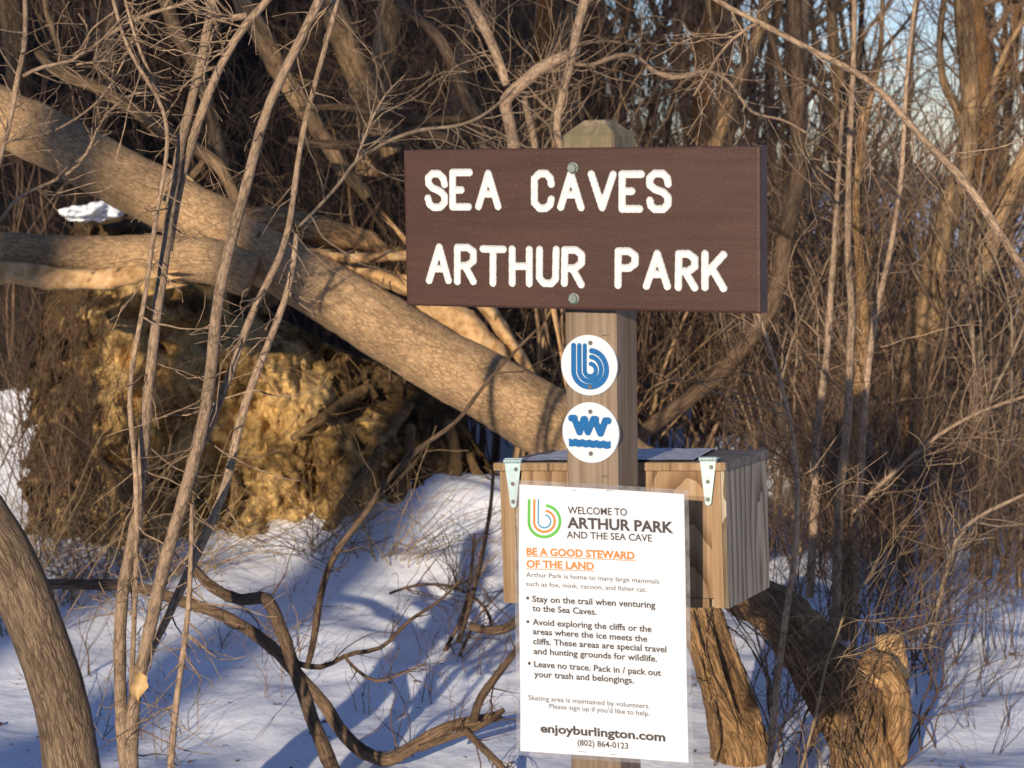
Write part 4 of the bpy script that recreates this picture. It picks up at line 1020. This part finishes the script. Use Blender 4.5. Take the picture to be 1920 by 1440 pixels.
# foreground vines and low branches on the snow
branchy("low_vine", "dark barked low limb winding over the snow from the left trunk to the notice", "branch",
    [([(60, 1096), (85, 1095), (150, 1096), (213, 1097), (270, 1103), (340, 1128), (400, 1145), (465, 1180), (520, 1222), (555, 1262), (600, 1310), (633, 1360), (660, 1397), (700, 1421), (733, 1426), (783, 1395), (833, 1365), (883, 1354), (937, 1342)], (6.1, 5.55), [19, 20, 21, 23, 24, 25, 26, 24, 20]),
     ([(787, 1403), (835, 1385), (877, 1372), (920, 1355), (945, 1330)], 5.52, [14, 13, 9]), ([(870, 1368), (895, 1392), (925, 1422), (960, 1460)], 5.5, [14, 14, 15]),
     ([(887, 1353), (893, 1320), (913, 1290), (943, 1253), (967, 1220), (990, 1190)], 5.5, [16, 17, 13, 12])], M_VINE, (7, (0.05, 0.3)), 21, 14)
branchy("propped_branch", "dark weathered branch bent like an elbow propped on the low vine", "branch",
    [([(355, 1055), (370, 1072), (395, 1100), (430, 1118), (465, 1126), (492, 1117), (505, 1128), (522, 1165), (543, 1227), (567, 1293), (590, 1360), (623, 1440), (650, 1500)], (6.0, 5.35), [17, 20, 22, 25, 25, 27, 29]),
     ([(577, 1247), (583, 1225), (590, 1193), (600, 1120), (620, 1053), (650, 1007), (687, 960), (730, 895), (764, 860), (816, 818), (854, 796), (879, 761), (918, 710), (963, 662), (1007, 617)], (5.55, 6.0), [11, 13, 13, 10, 9, 7, 5]),
     ([(555, 1243), (600, 1257), (627, 1250), (643, 1223), (687, 1223), (720, 1223), (733, 1200), (760, 1167), (800, 1143), (830, 1123), (867, 1083)], 5.55, [11, 9, 8, 7, 4]),
     ([(643, 1227), (667, 1257), (707, 1283), (743, 1267), (800, 1243)], 5.55, [6, 6, 3])], M_VINE, (7, (0.06, 0.3)), 22, 14)
branchy("dark_stalks", "cluster of dark slanting stalks rising from the snow left of the notice", "sapling",
    [([(833, 1285), (840, 1262), (863, 1193), (883, 1127), (902, 1050), (920, 950), (925, 880)], (7.0, 7.3), [10, 10, 6]), ([(818, 1265), (835, 1215), (862, 1170), (880, 1100), (890, 1000)], 7.0, [8, 8, 5]),
     ([(838, 1282), (870, 1212), (900, 1150), (950, 1100)], 6.95, [6, 5, 3]), ([(730, 1113), (777, 1097), (833, 1096), (883, 1115), (913, 1140), (923, 1173)], 6.9, [5, 6, 6])], M_TWIGD, (8, (0.08, 0.3)), 23, 8)
branchy("half_buried_log", "short dark stick half buried in snow beside the notice edge", "branch",
    [([(880, 1174), (905, 1184), (935, 1186), (962, 1172), (985, 1150)], 6.6, [14, 18, 18, 22])], M_VINE, (4, (0.05, 0.2)), 24, 12)

# sapling cluster on the right
SAP = [("tan straight sapling nearest the box in the right hand cluster", [(1518, 1120), (1527, 960), (1530, 830), (1540, 747), (1550, 663), (1557, 563), (1563, 480), (1572, 330), (1580, 205)], [17, 15, 13, 11, 7], 6.9),
       ("tall grey sapling standing in the middle of the right hand cluster", [(1562, 1330), (1573, 960), (1580, 880), (1590, 780), (1593, 680), (1597, 580), (1590, 480), (1592, 300), (1600, 120), (1602, -30)], [18, 17, 15, 14, 11, 9], 6.3),
       ("rough barked sapling with torn lower bark in the right hand cluster", [(1585, 1200), (1600, 900), (1607, 760), (1618, 620), (1612, 480), (1605, 380), (1618, 200)], [20, 24, 24, 16, 10], 7.2),
       ("leaning sapling at the right side of the cluster that forks high up", [(1600, 1250), (1610, 960), (1623, 747), (1633, 647), (1647, 563), (1667, 480), (1690, 330), (1700, 150), (1720, -30)], [14, 13, 12, 9, 7], 7.0),
       ("thin grey stem crossing in front of the gnarled log", [(1440, 1460), (1452, 1330), (1470, 1180), (1490, 1040), (1495, 900), (1480, 780), (1440, 640), (1410, 560)], [13, 12, 9, 6], 5.5),
       ("thin dark stem with a pale top right of the gnarled log", [(1570, 1130), (1580, 1000), (1582, 930), (1572, 800), (1600, 700), (1640, 640), (1700, 560)], [16, 14, 10, 6], 7.6),
       ("slender bowed stem leaning right across the snowy gap", [(1735, 1240), (1770, 1090), (1800, 1000), (1850, 960), (1915, 930), (1960, 905)], [10, 9, 7, 5], 6.6),
       ("long thin branch slanting up to the right edge low down", [(1600, 960), (1660, 900), (1740, 830), (1820, 780), (1900, 750), (1950, 735)], [8, 8, 7, 6], 6.4),
       ("pale dead stalk tilted in front of the gnarled log", [(1500, 1450), (1530, 1340), (1550, 1240), (1575, 1180), (1590, 1110)], [6, 5, 4, 3], 5.3),
       ("dark upright stem in the right hand snow beyond the stump", [(1700, 1240), (1705, 1120), (1708, 1000), (1705, 880), (1700, 780)], [16, 14, 12, 9], 8.6)]
for k, (lab, pts, w, Y) in enumerate(SAP):
    branchy("sapling", lab, "sapling", [(pts, Y, w)], (M_STEM, M_STEM, M_BARKO, M_STEM, M_STEM, M_VINE, M_TWIGL, M_STEM, M_STRAW, M_TREEO)[k], (20 if len(pts) > 5 else 8, (0.08, 0.5)), 30+k, 8)

# ------------------------------------------------------------------ repeated plants
def shrub_mesh(seed, h, n, lean, mat, r0=0.010, lvl=2, spread=0.25, dens=5.0, up=0.02):
    rg = random.Random(seed); b = MB()
    for _ in range(n):
        p = Vector((rg.gauss(0, spread), rg.gauss(0, spread), -0.05)); d = Vector((rg.gauss(0, lean), rg.gauss(0, lean), 1))
        grow(b, p, d, h*rg.uniform(0.55, 1.05), r0*rg.uniform(0.5, 1.2), lvl, rg, 4, 0.10, up, dens, 0.0011, seg=0.11)
    return b.mesh("thicket_shrub", mat)
def place(name, mesh, x, y, s, rz, label, cat, group, z=None, tilt=(0, 0)):
    o = bpy.data.objects.new(name, mesh); COL.objects.link(o)
    o.location = (x, y, (G(x, y) if z is None else z)); o.scale = (s, s, s); o.rotation_euler = (tilt[0], tilt[1], rz)
    return tag(o, label, cat, group)

rg = random.Random(77)
TH = [shrub_mesh(100+i, 2.6, 7, 0.25, (M_TWIGD, M_TWIG, M_TWIG, M_TWIGD, M_TWIGD, M_TWIGL)[i], 0.008) for i in range(6)]
UP = [shrub_mesh(200+i, 2.3, 7, 0.14, (M_TWIG, M_TWIGL, M_TREE)[i], 0.012, 2, 0.2, 4.0, 0.05) for i in range(3)]
def half(y): return 0.2367*y + 0.15
for k in range(95):                                # thicket on the bank behind the fallen tree
    y = rg.uniform(9.9, 17.5); x = rg.uniform(-half(y), min(half(y), 0.10*(y-10)+1.2))
    place("thicket_shrub", rg.choice(TH), x, y, rg.uniform(0.6, 1.1), rg.uniform(0, 6.3), "bare tangled shrub in the brown thicket on the bank behind the fallen trunk", "shrub", "shrubs on the bank behind the fallen trunk")
for k in range(70):                                # thicket on the level ground to the right
    y = rg.uniform(8.4, 19.0); x = rg.uniform(0.35+0.10*(y-8), half(y))
    if y < 9.5 and x < 0.9: continue
    place("upright_shrub", rg.choice(UP), x, y, rg.uniform(0.5, 1.0), rg.uniform(0, 6.3), "bare upright shrub in the tangle right of the sign", "shrub", "bare shrubs in the tangle right of the sign")

def bg_tree(seed, h, r, mat):
    rg_ = random.Random(seed); tr = MB(); cr = MB(); p = Vector((0, 0, -0.1)); d = Vector((rg_.gauss(0, .06), rg_.gauss(0, .06), 1)); pts = [p.copy()]; rad = [r*1.2]
    n = 26
    for i in range(n):
        d += Vector((rg_.gauss(0, .06), rg_.gauss(0, .06), 0.05)); d.normalize(); p = p+d*(h/n); pts.append(p.copy()); rad.append(r*(1-0.8*(i+1)/n))
    tr.tube(pts, rad, 10, 0.08, 8, seed)
    for _ in range(20):
        i = rg_.randint(4, n); a = rg_.uniform(0, 6.28); th = rg_.uniform(0.5, 1.0)
        grow(cr, pts[i], Vector((math.cos(a)*math.sin(th), math.sin(a)*math.sin(th), math.cos(th))), rg_.uniform(0.7, 1.9), rad[i]*0.45, 2, rg_, 4, 0.13, 0.02, 3.6, 0.0016, seg=0.14)
    return tr.mesh("trunk", mat), cr.mesh("crown", M_TWIG if seed % 2 else M_TWIGD)
BT = [bg_tree(300+i, 6.5, (0.05, 0.075, 0.10, 0.06)[i], (M_TREE, M_TREE, M_TREEO, M_STEM)[i]) for i in range(4)]
for k in range(40):
    if k < 26: y = rg.uniform(11.5, 19); x = rg.uniform(-half(y), 0.10*y+0.4); lab = ("slender bare tree on the dark bank behind the fallen trunk", "slender trees on the bank behind the fallen trunk")
    else: y = rg.uniform(13.5, 26); x = rg.uniform(0.07*y, half(y)+0.5); lab = ("slender bare tree against the pale sky right of the sign", "slender trees against the sky right of the sign")
    tr, cr = rg.choice(BT); t = thing("bare_tree", lab[0], "tree", (x, y, G(x, y)), lab[1]); t.rotation_euler = (rg.gauss(0, .06), rg.gauss(0, .06), rg.uniform(0, 6.3)); s = rg.uniform(0.75, 1.15); t.scale = (s, s, s)
    for nm, me in (("trunk", tr), ("crown", cr)):
        c = bpy.data.objects.new(nm, me); COL.objects.link(c); c.parent = t

# far wood: one uncountable mass of trunks and twigs
fw = MB(); rgf = random.Random(9)
for k in range(52):
    y = rgf.uniform(22, 32); x = rgf.uniform(-half(y), 1.6) if k < 34 else rgf.uniform(1.6, half(y)+1); z = G(x, y)
    grow(fw, Vector((x, y, z-0.1)), Vector((rgf.gauss(0, .1), rgf.gauss(0, .1), 1)), rgf.uniform(4, 7), rgf.uniform(.03, .08), 2, rgf, 4, 0.07, 0.03, 1.7, 0.005, seg=0.3)
tag(link("far_wood", fw.mesh("far_wood", M_TWIGD)), "far off wood of bare trees beyond the thicket", "wood", kind="stuff")

# weed stalks and seedlings poking out of the snow
def weed(seed, h, mat, n=3, lean=0.35):
    r_ = random.Random(seed); b = MB()
    for _ in range(n): grow(b, Vector((r_.gauss(0, .03), r_.gauss(0, .03), -.03)), Vector((r_.gauss(0, lean), r_.gauss(0, lean), 1)), h*r_.uniform(.5, 1), 0.0028, 1, r_, 4, 0.16, 0.01, 9, 0.0009, seg=0.04)
    return b.mesh("weed_stalk", mat)
WD = [weed(400+i, 0.42, (M_TWIGD, M_TWIG, M_TWIGD, M_TWIGL)[i]) for i in range(4)]
for k in range(46):
    px = rg.uniform(30, 960) if k < 34 else rg.uniform(1690, 1910); py = rg.uniform(1100, 1430)
    p = on_ground(px, py)
    place("weed_stalk", rg.choice(WD), p.x, p.y, rg.uniform(0.4, 1.0), rg.uniform(0, 6.3), "thin bare weed stalk poking out of the snow", "weed", "weed stalks poking out of the snow", z=p.z)
# straw brush at the lower left
def brush(seed):
    r_ = random.Random(seed); b = MB()
    for _ in range(26):
        a = r_.uniform(0, 6.28); grow(b, Vector((r_.gauss(0, .05), r_.gauss(0, .05), -.02)), Vector((math.cos(a)*r_.uniform(.3, 1.6), math.sin(a)*.5, 1)), r_.uniform(.3, .75), 0.0026, 1, r_, 3, 0.09, -0.06, 4, 0.0009, seg=0.05)
    return b.mesh("straw_clump", M_STRAW)
BR = [brush(500+i) for i in range(3)]
for k, (px, py, Y) in enumerate(((40, 1040, 7.2), (110, 1050, 7.6), (180, 1062, 7.9), (20, 990, 8.0), (260, 1066, 8.0), (330, 1075, 8.1), (90, 1000, 8.2), (600, 990, 8.3), (720, 1050, 8.2), (860, 1105, 7.9))):
    w = W(px, py, Y)
    place("straw_clump", BR[k % 3], w.x, Y, rg.uniform(0.7, 1.1), rg.uniform(0, 6.3), "tangled clump of dry straw coloured stalks at the foot of the root plate", "dry grass", "dry straw clumps at the foot of the root plate")

for k in range(7):  # unseen low shrubs added on the rise to break up its shadow edge
    x = -6.4-k*0.6+rg.gauss(0, .1); y = -11+rg.gauss(0, .5)
    place("shade_shrub", rg.choice(TH), x, y, rg.uniform(0.2, 0.32), rg.uniform(0, 6.3), "unseen low shrub added behind the viewer to dapple the snow", "shrub", "unseen shrubs added behind the viewer for shade")
# unseen tall spruces added behind the viewer to throw shade on the bank
def spruce(seed):
    r_ = random.Random(seed); tr = MB(); cr = MB()
    tr.tube([Vector((0, 0, -.3)), Vector((0.05, 0, 5)), Vector((0, 0, 13))], [.22, .16, .03], 10)
    for k in range(3900):
        z = 6.75 + 6.3*r_.random()**1.2; R = 2.3*(1-(z-6.75)/6.5)+0.15; a = r_.uniform(0, 6.283); q = R*math.sqrt(r_.random())
        p = Vector((q*math.cos(a), q*math.sin(a), z-0.25*q)); L = r_.uniform(.15, .45)
        d = Vector((math.cos(a), math.sin(a), r_.uniform(-.5, .2)))*L; w = Vector((-math.sin(a), math.cos(a), r_.uniform(-.4, .4)))*L*0.35
        i = len(cr.v); cr.v.extend([tuple(p-w*.4), tuple(p+d-w*.1), tuple(p+d+w*.1), tuple(p+w*.4)]); cr.f.append((i, i+1, i+2, i+3))
    return tr.mesh("trunk", M_TREE), cr.mesh("crown", M_SPRUCE, False)
M_SPRUCE = plain("spruce_needles", (0.035, 0.06, 0.025), 0.7, var=0.3, scale=8)
SPM = [spruce(700), spruce(701)]
for k, (x, y, s) in enumerate(((-5.6, -9.5, 1.0), (-7.2, -12.5, 1.05), (-9.6, -9.0, 1.0), (-11.5, -10.5, 1.05), (-13.5, -9.5, 1.0), (-8.4, -7.6, 0.92))):
    t = thing("shade_spruce", "unseen tall spruce added behind the viewer to shade the bank", "tree", (x, y, G(x, y)*0), "unseen spruces added behind the viewer for shade"); t.scale = (s, s, s); t.rotation_euler = (0, 0, k*1.3)
    for nm, me in zip(("trunk", "crown"), SPM[k % 2]):
        c = bpy.data.objects.new(nm, me); COL.objects.link(c); c.parent = t

for k, (px, py, Y, s_) in enumerate(((60, 1000, 8.3, .5), (130, 1000, 8.4, .55), (200, 1040, 8.3, .45), (10, 900, 8.6, .6), (90, 900, 9.2, .5), (280, 1050, 8.2, .35), (160, 960, 8.5, .4))):
    w = W(px, py, Y)
    place("tangled_brush", TH[(0, 3, 1, 3, 0, 2, 3)[k]], w.x, Y, s_, rg.uniform(0, 6.3), "tangled bare brush in front of the left end of the root plate", "shrub", "tangled brush at the left of the root plate")

for k in range(42):
    y = rg.uniform(7.4, 12.5); x = rg.uniform(0.145*y, half(y)+0.1) if k % 3 else rg.uniform(0.11*y, 0.2*y)
    place("low_brush", TH[(0, 1, 3, 4, 2)[k % 5]], x, y, rg.uniform(0.26, 0.5), rg.uniform(0, 6.3), "low dark tangled brush growing out of the snow at the right", "shrub", "low brush in the snow at the right")

FR = [weed(420+i, 1.1, (M_TWIGD, M_TWIG, M_VINE)[i], 4, 0.22) for i in range(3)]
for k in range(22):
    y = rg.uniform(5.3, 7.2); x = rg.uniform(0.105*y, 0.19*y)
    place("wiry_shrub", FR[k % 3], x, y, rg.uniform(0.6, 1.25), rg.uniform(0, 6.3), "wiry thin shrub crossing in front of the broken logs under the box", "shrub", "wiry shrubs round the broken logs")
for k in range(13):
    y = rg.uniform(9.2, 10.8); x = rg.uniform(-0.06*y, 0.12*y)
    place("twiggy_shrub", (UP[0], TH[0], UP[2], TH[4])[k % 4], x, y, rg.uniform(0.85, 1.05) if k % 4 != 3 else 0.9, rg.uniform(0, 6.3), "tall twiggy shrub showing above the top edge of the sign", "shrub", "twiggy shrubs behind the top of the sign", tilt=(rg.gauss(0, .08), rg.gauss(0, .1)))
for k in range(22):
    y = rg.uniform(7.0, 10.5); x = rg.uniform(0.13*y, half(y))
    place("low_brush", TH[(3, 0, 4)[k % 3]], x, y, rg.uniform(0.22, 0.4), rg.uniform(0, 6.3), "low dark tangled brush growing out of the snow at the right", "shrub", "low brush in the snow at the right")

ch = MB(); rc = random.Random(31)                   # bark flakes and bits of leaf on the snow
for k in range(520):
    y = rc.uniform(5.3, 8.8); x = rc.uniform(-half(y), half(y)); L = rc.uniform(.003, .013)*(1 if k % 9 else 2.2); a = rc.uniform(0, 6.3)
    c_ = Vector((x, y, 0)); z = G(x, y) + 0.022*mnoise.noise(c_*2.6) + 0.007*mnoise.noise(c_*7.0) + 0.003*mnoise.noise(c_*21.0) + 0.003
    u = Vector((math.cos(a), math.sin(a), rc.gauss(0, .2)))*L; v = Vector((-math.sin(a), math.cos(a), rc.gauss(0, .3)))*L*rc.uniform(.15, .5); q = Vector((x, y, z)); n_ = Vector((0, 0, .0015))
    i = len(ch.v); ch.v.extend([tuple(q-u-v*.4), tuple(q+u*.2-v), tuple(q+u), tuple(q+v+n_*2), tuple(q+n_*2)])
    ch.f.extend([(i, i+1, i+4), (i+1, i+2, i+4), (i+2, i+3, i+4), (i+3, i, i+4)])
tag(link("bark_litter", ch.mesh("bark_litter", M_TWIGD, False)), "dark bark flakes and leaf bits scattered over the snow", "litter", kind="stuff")

for k in range(11):
    y = rg.uniform(9.5, 14.5); x = rg.uniform(0.125*y, half(y)+0.1)
    place("upright_shrub", UP[k % 3], x, y, rg.uniform(0.9, 1.35), rg.uniform(0, 6.3), "tall thin bare shrub screening the sky right of the sign", "shrub", "tall shrubs screening the sky at the right")

# dried leaf caught on the shrub
lf = MB(); P = []
c = W(262, 1285, 4.36)
for j in range(7):
    for i in range(5):
        v = j/6; w_ = 0.017*math.sin(math.pi*min(1, v*0.9+0.1))*(1+0.25*math.sin(j*2.3)); u = i/4*2-1
        P.append((c.x+u*w_+0.004*math.sin(j), c.y-0.012*u*u+0.006*math.sin(v*5), c.z+0.030-0.062*v))
lf.quad_grid(P, 5, 7)
solo("dry_leaf", lf, M_LEAF, "curled dry tan leaf caught on the left shrub stems", "leaf", loc=(c.x, c.y, c.z))
